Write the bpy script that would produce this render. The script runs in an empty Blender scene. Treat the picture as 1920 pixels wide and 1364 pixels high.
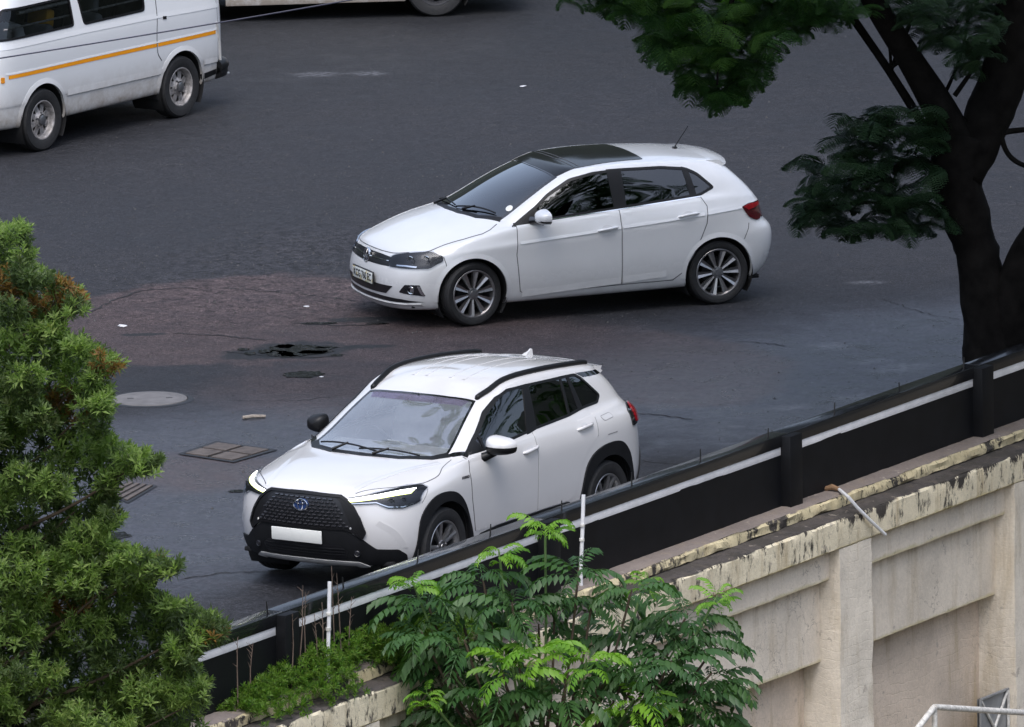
import bpy, bmesh, math, random
import numpy as np
from mathutils import Vector, Matrix
from mathutils.bvhtree import BVHTree
from mathutils.geometry import delaunay_2d_cdt
rad = math.radians
scene = bpy.context.scene
COL = scene.collection

# ------------------------------------------------------------------ camera
FPX, PITCH, ROLL, CAMH, CAMY = 24315.0, rad(10.56), rad(0.94), 22.332, -115.0
cd = bpy.data.cameras.new('camera'); cam = bpy.data.objects.new('camera', cd); COL.objects.link(cam)
cd.sensor_width = 36.0; cd.lens = 36.0 * FPX / 1920.0; cd.clip_start = 1.0; cd.clip_end = 3000.0
_c, _s = math.cos(PITCH), math.sin(PITCH)
_fwd = Vector((0, _c, -_s)); _up = Vector((0, _s, _c)); _rt = Vector((1, 0, 0))
# photograph frame is rolled slightly
_r2 = _rt * math.cos(ROLL) - _up * math.sin(ROLL); _u2 = _rt * math.sin(ROLL) + _up * math.cos(ROLL)
CAMO = Vector((0, CAMY, CAMH))
M = Matrix((( _r2.x, _u2.x, -_fwd.x, CAMO.x), (_r2.y, _u2.y, -_fwd.y, CAMO.y), (_r2.z, _u2.z, -_fwd.z, CAMO.z), (0, 0, 0, 1)))
cam.matrix_world = M
cd.dof.use_dof = False
scene.camera = cam

# ------------------------------------------------------------------ sky, sun, exposure
SUN_EL, SUN_ROT = rad(60), rad(185)
world = bpy.data.worlds.new('World'); scene.world = world; world.use_nodes = True
wn, wl = world.node_tree.nodes, world.node_tree.links
wn.clear()
sky = wn.new('ShaderNodeTexSky'); sky.sky_type = 'NISHITA'; sky.sun_disc = False
sky.sun_elevation = SUN_EL; sky.sun_rotation = SUN_ROT; sky.altitude = 600
sky.air_density = 1.0; sky.dust_density = 3.0; sky.ozone_density = 1.0
hsv = wn.new('ShaderNodeHueSaturation'); hsv.inputs['Saturation'].default_value = 0.66
wl.new(sky.outputs[0], hsv.inputs['Color'])
bg = wn.new('ShaderNodeBackground'); bg.inputs[1].default_value = 0.12
tcw = wn.new('ShaderNodeTexCoord'); sxw = wn.new('ShaderNodeSeparateXYZ'); wl.new(tcw.outputs['Generated'], sxw.inputs[0])
# overcast: the cloud deck is brightest overhead and dimmest at the horizon
mrw = wn.new('ShaderNodeMapRange'); mrw.inputs[1].default_value = 0.0; mrw.inputs[2].default_value = 1.0; mrw.inputs[3].default_value = 0.42; mrw.inputs[4].default_value = 1.55
wl.new(sxw.outputs[2], mrw.inputs[0])
vmw = wn.new('ShaderNodeVectorMath'); vmw.operation = 'SCALE'; wl.new(hsv.outputs[0], vmw.inputs[0]); wl.new(mrw.outputs[0], vmw.inputs['Scale'])
wl.new(vmw.outputs[0], bg.inputs[0])
wo = wn.new('ShaderNodeOutputWorld'); wl.new(bg.outputs[0], wo.inputs[0])
sd = bpy.data.lights.new('sun', 'SUN'); sd.energy = 0.55; sd.angle = rad(40); sd.color = (1.0, 0.985, 0.97)
sun = bpy.data.objects.new('sun', sd); COL.objects.link(sun)
_sd = Vector((math.sin(SUN_ROT) * math.cos(SUN_EL), math.cos(SUN_ROT) * math.cos(SUN_EL), math.sin(SUN_EL)))
sun.rotation_euler = _sd.to_track_quat('Z', 'Y').to_euler()
scene.view_settings.view_transform = 'Standard'; scene.view_settings.look = 'None'
scene.view_settings.gamma = 1.0; scene.view_settings.use_curve_mapping = False
scene.view_settings.exposure = 1.3
scene.cycles.max_bounces = 8; scene.cycles.transparent_max_bounces = 16
scene.cycles.caustics_reflective = False; scene.cycles.caustics_refractive = False

def ray(px, py):
    a, b = px - 960.0, 682.0 - py
    return (_fwd + _r2 * (a / FPX) + _u2 * (b / FPX))
def gnd(px, py, z=0.0):
    d = ray(px, py); return CAMO + d * ((z - CAMO.z) / d.z)
def aty(px, py, Y):
    d = ray(px, py); return CAMO + d * ((Y - CAMO.y) / d.y)
def aton(px, py, p0, n):
    d = ray(px, py); return CAMO + d * ((Vector(p0) - CAMO).dot(n) / d.dot(n))

# ------------------------------------------------------------------ materials
MATS = {}
def newmat(name):
    m = bpy.data.materials.new(name); m.use_nodes = True
    nt = m.node_tree; b = nt.nodes['Principled BSDF']
    MATS[name] = m
    return m, nt, b
def N(nt, t, **kw):
    n = nt.nodes.new('ShaderNode' + t)
    for k, v in kw.items():
        if k in n.inputs.keys() if hasattr(n.inputs, 'keys') else False: n.inputs[k].default_value = v
        else: setattr(n, k, v)
    return n
def ramp(nt, pts, fac, interp='LINEAR'):
    r = nt.nodes.new('ShaderNodeValToRGB'); r.color_ramp.interpolation = interp
    e = r.color_ramp.elements
    while len(e) > 1: e.remove(e[0])
    for i, (p, c) in enumerate(pts):
        if i == 0: e[0].position = p; x = e[0]
        else: x = e.new(p)
        x.color = c if len(c) == 4 else (*c, 1)
    nt.links.new(fac, r.inputs[0])
    return r.outputs[0]
def noise(nt, scale, detail=4, rough=0.55, co=None, dist=0.0):
    n = nt.nodes.new('ShaderNodeTexNoise'); n.inputs['Scale'].default_value = scale
    n.inputs['Detail'].default_value = detail; n.inputs['Roughness'].default_value = rough; n.inputs['Distortion'].default_value = dist
    if co is not None: nt.links.new(co, n.inputs['Vector'])
    return n.outputs['Fac']
def mixc(nt, f, a, b, mode='MIX'):
    m = nt.nodes.new('ShaderNodeMix'); m.data_type = 'RGBA'; m.blend_type = mode
    for s, v in ((m.inputs[0], f), (m.inputs[6], a), (m.inputs[7], b)):
        if isinstance(v, bpy.types.NodeSocket): nt.links.new(v, s)
        elif isinstance(v, (int, float)): s.default_value = v
        else: s.default_value = (*v, 1) if len(v) == 3 else v
    return m.outputs[2]
def math_(nt, op, a, b=None, clamp=False):
    m = nt.nodes.new('ShaderNodeMath'); m.operation = op; m.use_clamp = clamp
    for s, v in zip(m.inputs, (a, b)):
        if v is None: continue
        if isinstance(v, bpy.types.NodeSocket): nt.links.new(v, s)
        else: s.default_value = v
    return m.outputs[0]
def bump(nt, b, h, strength=0.3, dist=0.01):
    n = nt.nodes.new('ShaderNodeBump'); n.inputs['Strength'].default_value = strength; n.inputs['Distance'].default_value = dist
    nt.links.new(h, n.inputs['Height']); nt.links.new(n.outputs[0], b.inputs['Normal'])
def wcoord(nt):
    g = nt.nodes.new('ShaderNodeNewGeometry'); return g.outputs['Position']
def ocoord(nt):
    g = nt.nodes.new('ShaderNodeTexCoord'); return g.outputs['Object']
def simple(name, col, rough=0.5, metal=0.0, var=0.0, vscale=8.0, coat=0.0, spec=0.5, bmp=0.0, bscale=60.0):
    m, nt, b = newmat(name)
    b.inputs['Base Color'].default_value = (*col, 1); b.inputs['Roughness'].default_value = rough
    b.inputs['Metallic'].default_value = metal; b.inputs['Coat Weight'].default_value = coat; b.inputs['Coat Roughness'].default_value = 0.04
    b.inputs['Specular IOR Level'].default_value = spec
    co = ocoord(nt)
    if var > 0:
        f = noise(nt, vscale, 5, 0.6, co)
        lo = tuple(c * (1 - var) for c in col); hi = tuple(min(1, c * (1 + var)) for c in col)
        nt.links.new(ramp(nt, [(0.3, lo), (0.7, hi)], f), b.inputs['Base Color'])
    if bmp > 0: bump(nt, b, noise(nt, bscale, 4, 0.6, co), bmp, 0.004)
    return m
def glass(name, tint, refl=1.5, rough=0.0, gain=1.0, sky_veil=0.0):
    m, nt, b = newmat(name); nt.nodes.remove(b)
    t = nt.nodes.new('ShaderNodeBsdfTransparent'); t.inputs[0].default_value = (*tint, 1)
    g = nt.nodes.new('ShaderNodeBsdfGlossy'); g.inputs['Roughness'].default_value = rough; g.inputs[0].default_value = (0.95, 0.97, 1, 1)
    fr = nt.nodes.new('ShaderNodeFresnel'); fr.inputs[0].default_value = refl
    mx = nt.nodes.new('ShaderNodeMixShader')
    nt.links.new(math_(nt, 'MULTIPLY', fr.outputs[0], gain, True), mx.inputs[0]); nt.links.new(t.outputs[0], mx.inputs[1]); nt.links.new(g.outputs[0], mx.inputs[2])
    out = mx.outputs[0]
    if sky_veil > 0:  # pale diffuse veil painted in for sky reflected on the glass
        df = nt.nodes.new('ShaderNodeBsdfDiffuse'); df.inputs[0].default_value = (0.62, 0.66, 0.72, 1)
        m2 = nt.nodes.new('ShaderNodeMixShader'); n = noise(nt, 4, 5, 0.6, ocoord(nt))
        nt.links.new(math_(nt, 'MULTIPLY', ramp(nt, [(0.3, (0.75,) * 3), (0.7, (1.2,) * 3)], n), sky_veil), m2.inputs[0]); nt.links.new(out, m2.inputs[1]); nt.links.new(df.outputs[0], m2.inputs[2]); out = m2.outputs[0]
    nt.links.new(out, nt.nodes['Material Output'].inputs[0])
    return m

# ------------------------------------------------------------------ object helpers
def empty(name, loc=(0, 0, 0), rz=0.0):
    o = bpy.data.objects.new(name, None); COL.objects.link(o); o.location = loc; o.rotation_euler = (0, 0, rz); o.empty_display_size = 0.3
    return o
def tag(o, label=None, cat=None, group=None, kind=None):
    if label: o['label'] = label
    if cat: o['category'] = cat
    if group: o['group'] = group
    if kind: o['kind'] = kind
    return o
def mk(name, me, mat=None, parent=None, loc=None):
    o = bpy.data.objects.new(name, me); COL.objects.link(o)
    if mat is not None and me is not None:
        if len(me.materials): me.materials.clear()
        for m in (mat if isinstance(mat, (list, tuple)) else [mat]): me.materials.append(MATS[m] if isinstance(m, str) else m)
    if parent is not None: o.parent = parent
    if loc is not None: o.location = loc
    return o
def obj(name, bm, mat, parent=None, smooth=True, angle=40, loc=None):
    bmesh.ops.recalc_face_normals(bm, faces=bm.faces)
    me = bpy.data.meshes.new(name); bm.to_mesh(me); bm.free()
    if smooth:
        for p in me.polygons: p.use_smooth = True
        if angle: me.set_sharp_from_angle(angle=rad(angle))
    return mk(name, me, mat, parent, loc)
def pymesh(name, vs, fs, smooth=True, angle=None):
    me = bpy.data.meshes.new(name); me.from_pydata([tuple(map(float, v)) for v in vs], [], [tuple(map(int, f)) for f in fs]); me.update()
    if smooth:
        for p in me.polygons: p.use_smooth = True
        if angle: me.set_sharp_from_angle(angle=rad(angle))
    return me
def npmesh(name, vs, quads, smooth=False, matidx=None):
    me = bpy.data.meshes.new(name); vs = np.asarray(vs, np.float32); q = np.asarray(quads, np.int32); k = q.shape[1]
    me.vertices.add(len(vs)); me.vertices.foreach_set('co', vs.ravel())
    me.loops.add(q.size); me.loops.foreach_set('vertex_index', q.ravel())
    me.polygons.add(len(q)); me.polygons.foreach_set('loop_start', np.arange(0, q.size, k, dtype=np.int32))
    me.polygons.foreach_set('loop_total', np.full(len(q), k, np.int32))
    if matidx is not None: me.polygons.foreach_set('material_index', np.asarray(matidx, np.int32))
    if smooth: me.polygons.foreach_set('use_smooth', np.ones(len(q), bool))
    me.update(calc_edges=True); me.validate()
    return me
def add_box(bm, c, s, rot=None, bev=0.0):
    r = bmesh.ops.create_cube(bm, size=1.0)
    vs = r['verts']
    Mx = Matrix.Translation(c) @ (rot if rot is not None else Matrix.Identity(4)) @ Matrix.Diagonal((*s, 1))
    bmesh.ops.transform(bm, matrix=Mx, verts=vs)
    if bev > 0:
        es = list({e for v in vs for e in v.link_edges})
        bmesh.ops.bevel(bm, geom=es, offset=bev, segments=2, affect='EDGES', profile=0.5)
def add_tube(bm, pts, rr, seg=8, cap=True):
    pts = [Vector(p) for p in pts]; n = len(pts)
    if isinstance(rr, (int, float)): rr = [rr] * n
    rings = []; prev = None
    for i, p in enumerate(pts):
        d = (pts[min(i + 1, n - 1)] - pts[max(i - 1, 0)]).normalized()
        if prev is None: u = d.orthogonal().normalized()
        else: u = (prev - d * prev.dot(d)).normalized()
        prev = u; w = d.cross(u)
        rings.append([bm.verts.new(p + (u * math.cos(2 * math.pi * k / seg) + w * math.sin(2 * math.pi * k / seg)) * rr[i]) for k in range(seg)])
    for a, b in zip(rings, rings[1:]):
        for k in range(seg): bm.faces.new((a[k], a[(k + 1) % seg], b[(k + 1) % seg], b[k]))
    if cap: bm.faces.new(rings[0][::-1]); bm.faces.new(rings[-1])
def lathe(bm, prof, seg=48, axis='y', a0=0.0, a1=2 * math.pi):
    full = abs(a1 - a0 - 2 * math.pi) < 1e-6; rings = []
    for k in range(seg if full else seg + 1):
        a = a0 + (a1 - a0) * k / seg
        rings.append([bm.verts.new((r * math.cos(a), y, r * math.sin(a))) for r, y in prof])
    m = len(rings)
    for k in range(m if full else m - 1):
        A, B = rings[k], rings[(k + 1) % m]
        for i in range(len(prof) - 1):
            vs = [A[i], A[i + 1], B[i + 1], B[i]]
            if prof[i][0] < 1e-6: vs = [A[i], A[i + 1], B[i + 1]]
            elif prof[i + 1][0] < 1e-6: vs = [A[i], A[i + 1], B[i]]
            try: bm.faces.new(vs)
            except ValueError: pass
def prism(bm, poly, f0, f1):
    """poly 2D list; f0,f1 map 2D to 3D for the two ends"""
    a = [bm.verts.new(f0(p)) for p in poly]; b = [bm.verts.new(f1(p)) for p in poly]
    bm.faces.new(a); bm.faces.new(b[::-1]); n = len(poly)
    for i in range(n): bm.faces.new((a[i], b[i], b[(i + 1) % n], a[(i + 1) % n]))
def textmesh(name, s, size, mat, parent, matrix, bold=False, depth=0.002, align='CENTER', xscale=1.0):
    cu = bpy.data.curves.new(name, 'FONT'); cu.body = s; cu.size = size; cu.align_x = align; cu.align_y = 'CENTER'; cu.extrude = depth
    if bold: cu.offset = size * 0.02
    cu.resolution_u = 4
    o = bpy.data.objects.new(name, cu); COL.objects.link(o)
    dg = bpy.context.evaluated_depsgraph_get(); me = bpy.data.meshes.new_from_object(o.evaluated_get(dg))
    bpy.data.objects.remove(o); bpy.data.curves.remove(cu)
    me.transform(matrix @ Matrix.Diagonal((xscale, 1, 1, 1)))
    return mk(name, me, mat, parent)
# ------------------------------------------------------------------ vehicle toolkit
def loft(grid, sub=(10, 12), k=0.75):
    T = np.array(grid, float)
    mir = np.array([1, -1, 1.0])
    def pad(A):
        A = np.concatenate([A[:, 1:2] * mir, A, A[:, -2:-1] * mir], 1)
        return np.concatenate([2 * A[0:1] - A[1:2], A, A[-2:-1] * mir], 0)
    def S(A):
        P = pad(A); P = (P[:, :-2] + 4 * P[:, 1:-1] + P[:, 2:]) / 6
        return (P[:-2] + 4 * P[1:-1] + P[2:]) / 6
    C = T + k * (T - S(T)); C = C + k * 0.5 * (T - S(C))
    P = pad(C)
    def basis(n, s):
        out = []
        for i in range(n - 1):
            for q in range(s):
                t = q / s; out.append((i, t))
        out.append((n - 2, 1.0))
        B = np.zeros((len(out), n + 2))
        for r, (i, t) in enumerate(out):
            B[r, i:i + 4] = [(1 - t) ** 3 / 6, (3 * t ** 3 - 6 * t ** 2 + 4) / 6, (-3 * t ** 3 + 3 * t ** 2 + 3 * t + 1) / 6, t ** 3 / 6]
        return B
    Bu, Bv = basis(T.shape[0], sub[0]), basis(T.shape[1], sub[1])
    D = np.einsum('ui,ijc,vj->uvc', Bu, P, Bv)
    D[:, 0, 1] = 0; D[:, -1, 1] = 0; D[-1, :, 1] = 0
    return D
def inpoly(p, poly):
    x, y = p; c = False; j = len(poly) - 1
    for i in range(len(poly)):
        xi, yi = poly[i]; xj, yj = poly[j]
        if (yi > y) != (yj > y) and x < (xj - xi) * (y - yi) / (yj - yi) + xi: c = not c
        j = i
    return c
def nearest_on(p, poly, closed=True):
    best = None; n = len(poly); P = Vector(p)
    for i in range(n if closed else n - 1):
        a, b = Vector(poly[i]), Vector(poly[(i + 1) % n]); d = b - a
        t = max(0, min(1, (P - a).dot(d) / max(d.length_squared, 1e-12))); q = a + d * t; l = (P - q).length
        if best is None or l < best[0]: best = (l, q)
    return best[1]
def rnd(poly, r=0.03, seg=4):
    """round the corners of a closed 2-D polygon"""
    out = []; n = len(poly)
    for i in range(n):
        p0, p1, p2 = Vector(poly[i - 1]), Vector(poly[i]), Vector(poly[(i + 1) % n])
        a = (p0 - p1); b = (p2 - p1); rr = min(r, a.length * 0.45, b.length * 0.45)
        A = p1 + a.normalized() * rr; B = p1 + b.normalized() * rr
        for k in range(seg + 1):
            t = k / seg; out.append(tuple(A * (1 - t) ** 2 + p1 * 2 * t * (1 - t) + B * t * t))
    return out
def resample(path, h, closed):
    out = []; n = len(path)
    for i in range(n if closed else n - 1):
        a, b = Vector(path[i]), Vector(path[(i + 1) % n]); m = max(1, int(math.ceil((b - a).length / h)))
        for k in range(m): out.append(tuple(a.lerp(b, k / m)))
    if not closed: out.append(tuple(path[-1]))
    return out
def crv(pts, n=8, closed=False):
    """Catmull-Rom through points"""
    P = [Vector(p) for p in pts]; m = len(P); out = []
    for i in range(m if closed else m - 1):
        g = lambda j: P[j % m] if closed else P[max(0, min(m - 1, j))]
        p0, p1, p2, p3 = g(i - 1), g(i), g(i + 1), g(i + 2)
        for k in range(n):
            t = k / n
            out.append(tuple(0.5 * ((2 * p1) + (p2 - p0) * t + (2 * p0 - 5 * p1 + 4 * p2 - p3) * t * t + (3 * p1 - p0 - 3 * p2 + p3) * t ** 3)))
    if not closed: out.append(tuple(P[-1]))
    return out
AX = {'y': (0, 2, 1, 1), 'r': (0, 2, 1, -1), 'x': (1, 2, 0, 1), 'b': (1, 2, 0, -1), 'z': (0, 1, 2, 1)}   # two in-plane axes, depth axis, side
class Car:
    def __init__(s, name, grid, loc, yaw, sub=(10, 12), k=0.75, tilt=0.0):
        s.root = empty(name); s.Mw = Matrix.Translation(loc) @ Matrix.Rotation(yaw, 4, 'Z') @ Matrix.Rotation(-tilt, 4, 'Y'); s.root.matrix_world = s.Mw; s.Mi = s.Mw.inverted()
        D = loft(grid, sub, k); U, V, _ = D.shape
        R = D[:, 1:-1][:, ::-1] * np.array([1, -1, 1.0]); F = np.concatenate([D, R], 1); W = F.shape[1]
        bm = bmesh.new()
        vs = [[bm.verts.new(F[i, j]) for j in range(W)] for i in range(U)]
        for i in range(U - 1):
            for j in range(W): bm.faces.new((vs[i][j], vs[i][(j + 1) % W], vs[i + 1][(j + 1) % W], vs[i + 1][j]))
        bmesh.ops.remove_doubles(bm, verts=vs[-1], dist=1e-5)
        bmesh.ops.recalc_face_normals(bm, faces=bm.faces)
        s.bvh = BVHTree.FromBMesh(bm); s.bm = bm
    def hit(s, p2, axis):
        i, j, k, sg = AX[axis]; o = [0, 0, 0]; o[i], o[j] = p2; o[k] = 5.0 * sg; d = [0, 0, 0]; d[k] = -sg
        h = s.bvh.ray_cast(Vector(o), Vector(d))
        if h[0] is None or h[0][k] * sg < (-0.2 if axis not in 'z' else 0.3):
            o[k] = 0.8 * sg; q = s.bvh.find_nearest(Vector(o)); return q[0], q[1]
        n = h[1]
        if n[k] * sg < 0: n = -n
        return h[0], n
    def pix(s, pts, axis=None):
        """photo outline -> points on the body surface, in the car's own frame"""
        o = s.Mi @ CAMO; out = []
        for px, py in pts:
            d = (s.Mi.to_3x3() @ ray(px, py)).normalized(); h = s.bvh.ray_cast(o, d)
            if h[0] is None:
                # nearest approach to the surface
                best = None
                for t in np.linspace(100, 160, 600):
                    q = s.bvh.find_nearest(o + d * float(t))
                    if best is None or q[3] < best[0]: best = (q[3], q[0])
                p = best[1]
            else: p = h[0]
            out.append(p)
        if axis is None: return out
        i, j, k, sg = AX[axis]
        return [(p[i], p[j]) for p in out]
    def cut(s, poly, axis, minabs=0.4, zmin=None):
        """open the body inside a 2-D outline and pull the cut edge onto it"""
        i, j, k, sg = AX[axis]; bm = s.bm
        bx0, bx1 = min(p[0] for p in poly), max(p[0] for p in poly); by0, by1 = min(p[1] for p in poly), max(p[1] for p in poly)
        kill = []
        for f in bm.faces:
            c = f.calc_center_median()
            if not (bx0 < c[i] < bx1 and by0 < c[j] < by1) or c[k] * sg < minabs: continue
            if inpoly((c[i], c[j]), poly): kill.append(f)
        vs = {v for f in kill for v in f.verts}
        bmesh.ops.delete(bm, geom=kill, context='FACES')
        for v in [v for v in vs if v.is_valid and v.link_faces]:
            q = nearest_on((v.co[i], v.co[j]), poly)
            if (Vector((v.co[i], v.co[j])) - q).length < 0.05:
                h, n = s.hit((q[0], q[1]), axis); v.co = h
    def patch(s, name, poly, axis, mat, parent=None, off=0.003, h=0.03, skirt=0.012, dome=0.0):
        per = resample(poly, h, True)
        xs = [p[0] for p in per]; ys = [p[1] for p in per]; pts = [Vector(p) for p in per]; nb = len(pts)
        gx = np.arange(min(xs), max(xs), h); gy = np.arange(min(ys), max(ys), h)
        for r, y in enumerate(gy):
            for x in gx:
                p = (float(x) + (h / 2 if r % 2 else 0), float(y))
                if inpoly(p, per) and (Vector(p) - nearest_on(p, per)).length > h * 0.45: pts.append(Vector(p))
        V2, E2, F2, *_ = delaunay_2d_cdt(pts, [(i, (i + 1) % nb) for i in range(nb)], [list(range(nb))], 1, 1e-5)
        bm = bmesh.new(); vs = []; nn = []
        for p in V2:
            q, n = s.hit((p[0], p[1]), axis); dd = 0
            if dome: dd = dome * min(1, (Vector((p[0], p[1])) - nearest_on((p[0], p[1]), per)).length / 0.05)
            vs.append(bm.verts.new(q + n * (off + dd))); nn.append(n)
        for f in F2:
            try: bm.faces.new([vs[i] for i in f])
            except ValueError: pass
        bmesh.ops.recalc_face_normals(bm, faces=bm.faces)
        if skirt:
            be = [e for e in bm.edges if len(e.link_faces) == 1]; nv = {}
            nm = {v: n for v, n in zip(vs, nn)}
            for e in be:
                q = []
                for v in e.verts:
                    if v not in nv: nv[v] = (bm.verts.new(v.co), bm.verts.new(v.co - nm[v] * skirt))
                    q.append(nv[v])
                bm.faces.new((q[0][0], q[1][0], q[1][1], q[0][1]))
        me = bpy.data.meshes.new(name); bm.to_mesh(me); bm.free()
        for p in me.polygons: p.use_smooth = True
        k = AX[axis]
        # make sure the patch faces outwards
        s_ = sum((p.normal[k[2]] * k[3]) * p.area for p in me.polygons)
        if s_ < 0: me.flip_normals()
        return mk(name, me, mat, parent or s.root)
    def strip(s, name, path, axis, w, mat, parent=None, off=0.004, closed=False, h=0.02, side=0, thick=0.006, w2=None, off2=None):
        """band of width w along a path laid on the body; side -1/0/1 = inside/centred/outside"""
        P = [Vector(p) for p in resample(path, h, closed)]; n = len(P); bm = bmesh.new(); rings = []
        area = sum(P[i - 1].x * P[i].y - P[i].x * P[i - 1].y for i in range(n)) if closed else 1
        for i, p in enumerate(P):
            a = P[i - 1] if (closed or i > 0) else P[i]; b = P[(i + 1) % n] if (closed or i < n - 1) else P[i]
            d = (b - a).normalized(); m = Vector((-d.y, d.x)) * (1 if area > 0 else -1)
            ww = w if w2 is None else w + (w2 - w) * i / max(1, n - 1)
            lo, hi = {0: (-ww / 2, ww / 2), -1: (0, ww), 1: (-ww, 0)}[side]
            r = []
            for t in (lo, hi):
                q, nr = s.hit(tuple(p + m * t), axis); r.append((q, nr))
            rings.append([bm.verts.new(r[0][0] - r[0][1] * thick), bm.verts.new(r[0][0] + r[0][1] * off), bm.verts.new(r[1][0] + r[1][1] * (off if off2 is None else off2)), bm.verts.new(r[1][0] - r[1][1] * thick)])
        for i in range(n if closed else n - 1):
            A, B = rings[i], rings[(i + 1) % n]
            for k in range(3): bm.faces.new((A[k], A[k + 1], B[k + 1], B[k]))
        return obj(name, bm, mat, parent or s.root, True, 35)
    def both(s, fn, *a, **kw):
        """build on the left, mirror to the right"""
        o = fn(*a, **kw); return [o, s.mirror(o)]
    def mirror(s, o, parent=None):
        me = o.data.copy(); me.transform(Matrix.Diagonal((1, -1, 1, 1))); me.flip_normals()
        c = bpy.data.objects.new(o.name.split('.')[0], me); COL.objects.link(c); c.parent = parent or o.parent
        c.location = (o.location.x, -o.location.y, o.location.z)
        return c
    def finish_body(s, mat, lining, floor_z=0.22, rough=None):
        bm = s.bm; bm.normal_update()
        me = bpy.data.meshes.new('body'); bm.to_mesh(me)
        for p in me.polygons: p.use_smooth = True
        o = mk('body', me, mat, s.root)
        for v in bm.verts: pass
        co = {v: v.co - v.normal * 0.03 for v in bm.verts}
        for v in bm.verts: v.co = co[v]
        me2 = bpy.data.meshes.new('interior_lining'); bm.to_mesh(me2); me2.flip_normals()
        for p in me2.polygons: p.use_smooth = True
        l = mk('interior_lining', me2, lining, s.root)
        bm.free()
        return o
def wheel(car, x, y, z, R, rim_r, width, spokes, style, rim_mat, steer=0.0, flip=False, name='wheel'):
    """tyre + rim built around the y axis, outer face towards +y"""
    h = width / 2
    hub = bmesh.new(); lathe(hub, [(0.0, h * 0.15), (rim_r * 0.62, h * 0.15), (rim_r * 0.64, h * 0.02), (rim_r * 0.64, -h * 0.3), (0.0, -h * 0.3)], 32)
    w = obj(name, hub, 'brake', car.root, True, 40)
    t = bmesh.new()
    prof = [(rim_r - 0.012, -h * 0.85), (rim_r + 0.01, -h * 0.97), (R * 0.86, -h * 1.04), (R - 0.022, -h), (R - 0.006, -h * 0.86), (R, -h * 0.6)]
    for gy in (-0.42, 0.0, 0.42): prof += [(R, h * (gy - 0.06)), (R - 0.008, h * (gy - 0.05)), (R - 0.008, h * (gy + 0.05)), (R, h * (gy + 0.06))]
    prof += [(R, h * 0.6), (R - 0.006, h * 0.86), (R - 0.022, h), (R * 0.93, h * 1.03), (R * 0.86, h * 1.04), (rim_r + 0.012, h * 0.99), (rim_r + 0.002, h * 0.93), (rim_r - 0.012, h * 0.80)]
    lathe(t, prof, 72); obj('tyre', t, 'tyre', w, True, 35)
    r = bmesh.new()
    lathe(r, [(rim_r + 0.004, h * 0.90), (rim_r - 0.002, h * 0.95), (rim_r - 0.012, h * 0.94), (rim_r - 0.022, h * 0.80), (rim_r - 0.03, h * 0.3), (rim_r - 0.04, -h * 0.8), (rim_r + 0.002, -h * 0.9)], 72)
    def bar(a, r0, r1, w0, w1, y0, y1, tk, skew=0.0, ridge=0.0):
        ca, sa = math.cos(a), math.sin(a); ca2, sa2 = math.cos(a + skew), math.sin(a + skew)
        def pt(rr, ww, yy, c, s_): return (rr * c - ww * s_, yy, rr * s_ + ww * c)
        A = [r.verts.new(pt(r0, -w0, y0 - tk, ca, sa)), r.verts.new(pt(r0, -w0, y0, ca, sa)), r.verts.new(pt(r0, 0, y0 + ridge, ca, sa)), r.verts.new(pt(r0, w0, y0, ca, sa)), r.verts.new(pt(r0, w0, y0 - tk, ca, sa))]
        B = [r.verts.new(pt(r1, -w1, y1 - tk, ca2, sa2)), r.verts.new(pt(r1, -w1, y1, ca2, sa2)), r.verts.new(pt(r1, 0, y1 + ridge, ca2, sa2)), r.verts.new(pt(r1, w1, y1, ca2, sa2)), r.verts.new(pt(r1, w1, y1 - tk, ca2, sa2))]
        for k in range(5): r.faces.new((A[k], A[(k + 1) % 5], B[(k + 1) % 5], B[k]))
        r.faces.new(A); r.faces.new(B[::-1])
    yo = h * 0.82
    if style == 'fan':
        for k in range(spokes):
            a = 2 * math.pi * (k + 0.3) / spokes
            bar(a, 0.045, rim_r - 0.012, 0.010, 0.031, yo - 0.012, yo + 0.004, 0.03, 0.0, -0.009)
    elif style == 'twin':
        for k in range(spokes):
            a = 2 * math.pi * (k + 0.25) / spokes
            for sg in (-1, 1):
                bar(a + sg * 0.10, 0.045, rim_r - 0.012, 0.016, 0.021, yo - 0.02, yo + 0.004, 0.03, sg * 0.13, 0.006)
    elif style == 'steel':
        # pressed steel disc with windows
        nW = spokes; rin, rout = rim_r * 0.46, rim_r * 0.78
        for k in range(nW):
            a = 2 * math.pi * k / nW
            bar(a, rin - 0.005, rout + 0.012, 0.030, 0.036, yo - 0.035, yo - 0.05, 0.006, 0, 0.004)
        lathe(r, [(0.055, yo - 0.03), (0.06, yo - 0.005), (rin * 0.8, yo - 0.02), (rin, yo - 0.035), (rin - 0.002, yo - 0.042)], 40)
        lathe(r, [(rout, yo - 0.055), (rout + 0.002, yo - 0.048), (rim_r - 0.035, yo - 0.05), (rim_r - 0.02, yo - 0.02), (rim_r - 0.012, yo + 0.01)], 56)
    rm = obj('rim', r, rim_mat, w, True, 30)
    c = bmesh.new()
    if style == 'steel': lathe(c, [(0.056, yo - 0.03), (0.05, yo + 0.012), (0.03, yo + 0.02), (0.0, yo + 0.021)], 24)
    else: lathe(c, [(0.058, yo - 0.03), (0.056, yo - 0.008), (0.034, yo - 0.004), (0.032, yo), (0.0, yo + 0.001)], 24)
    nb = 5
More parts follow.
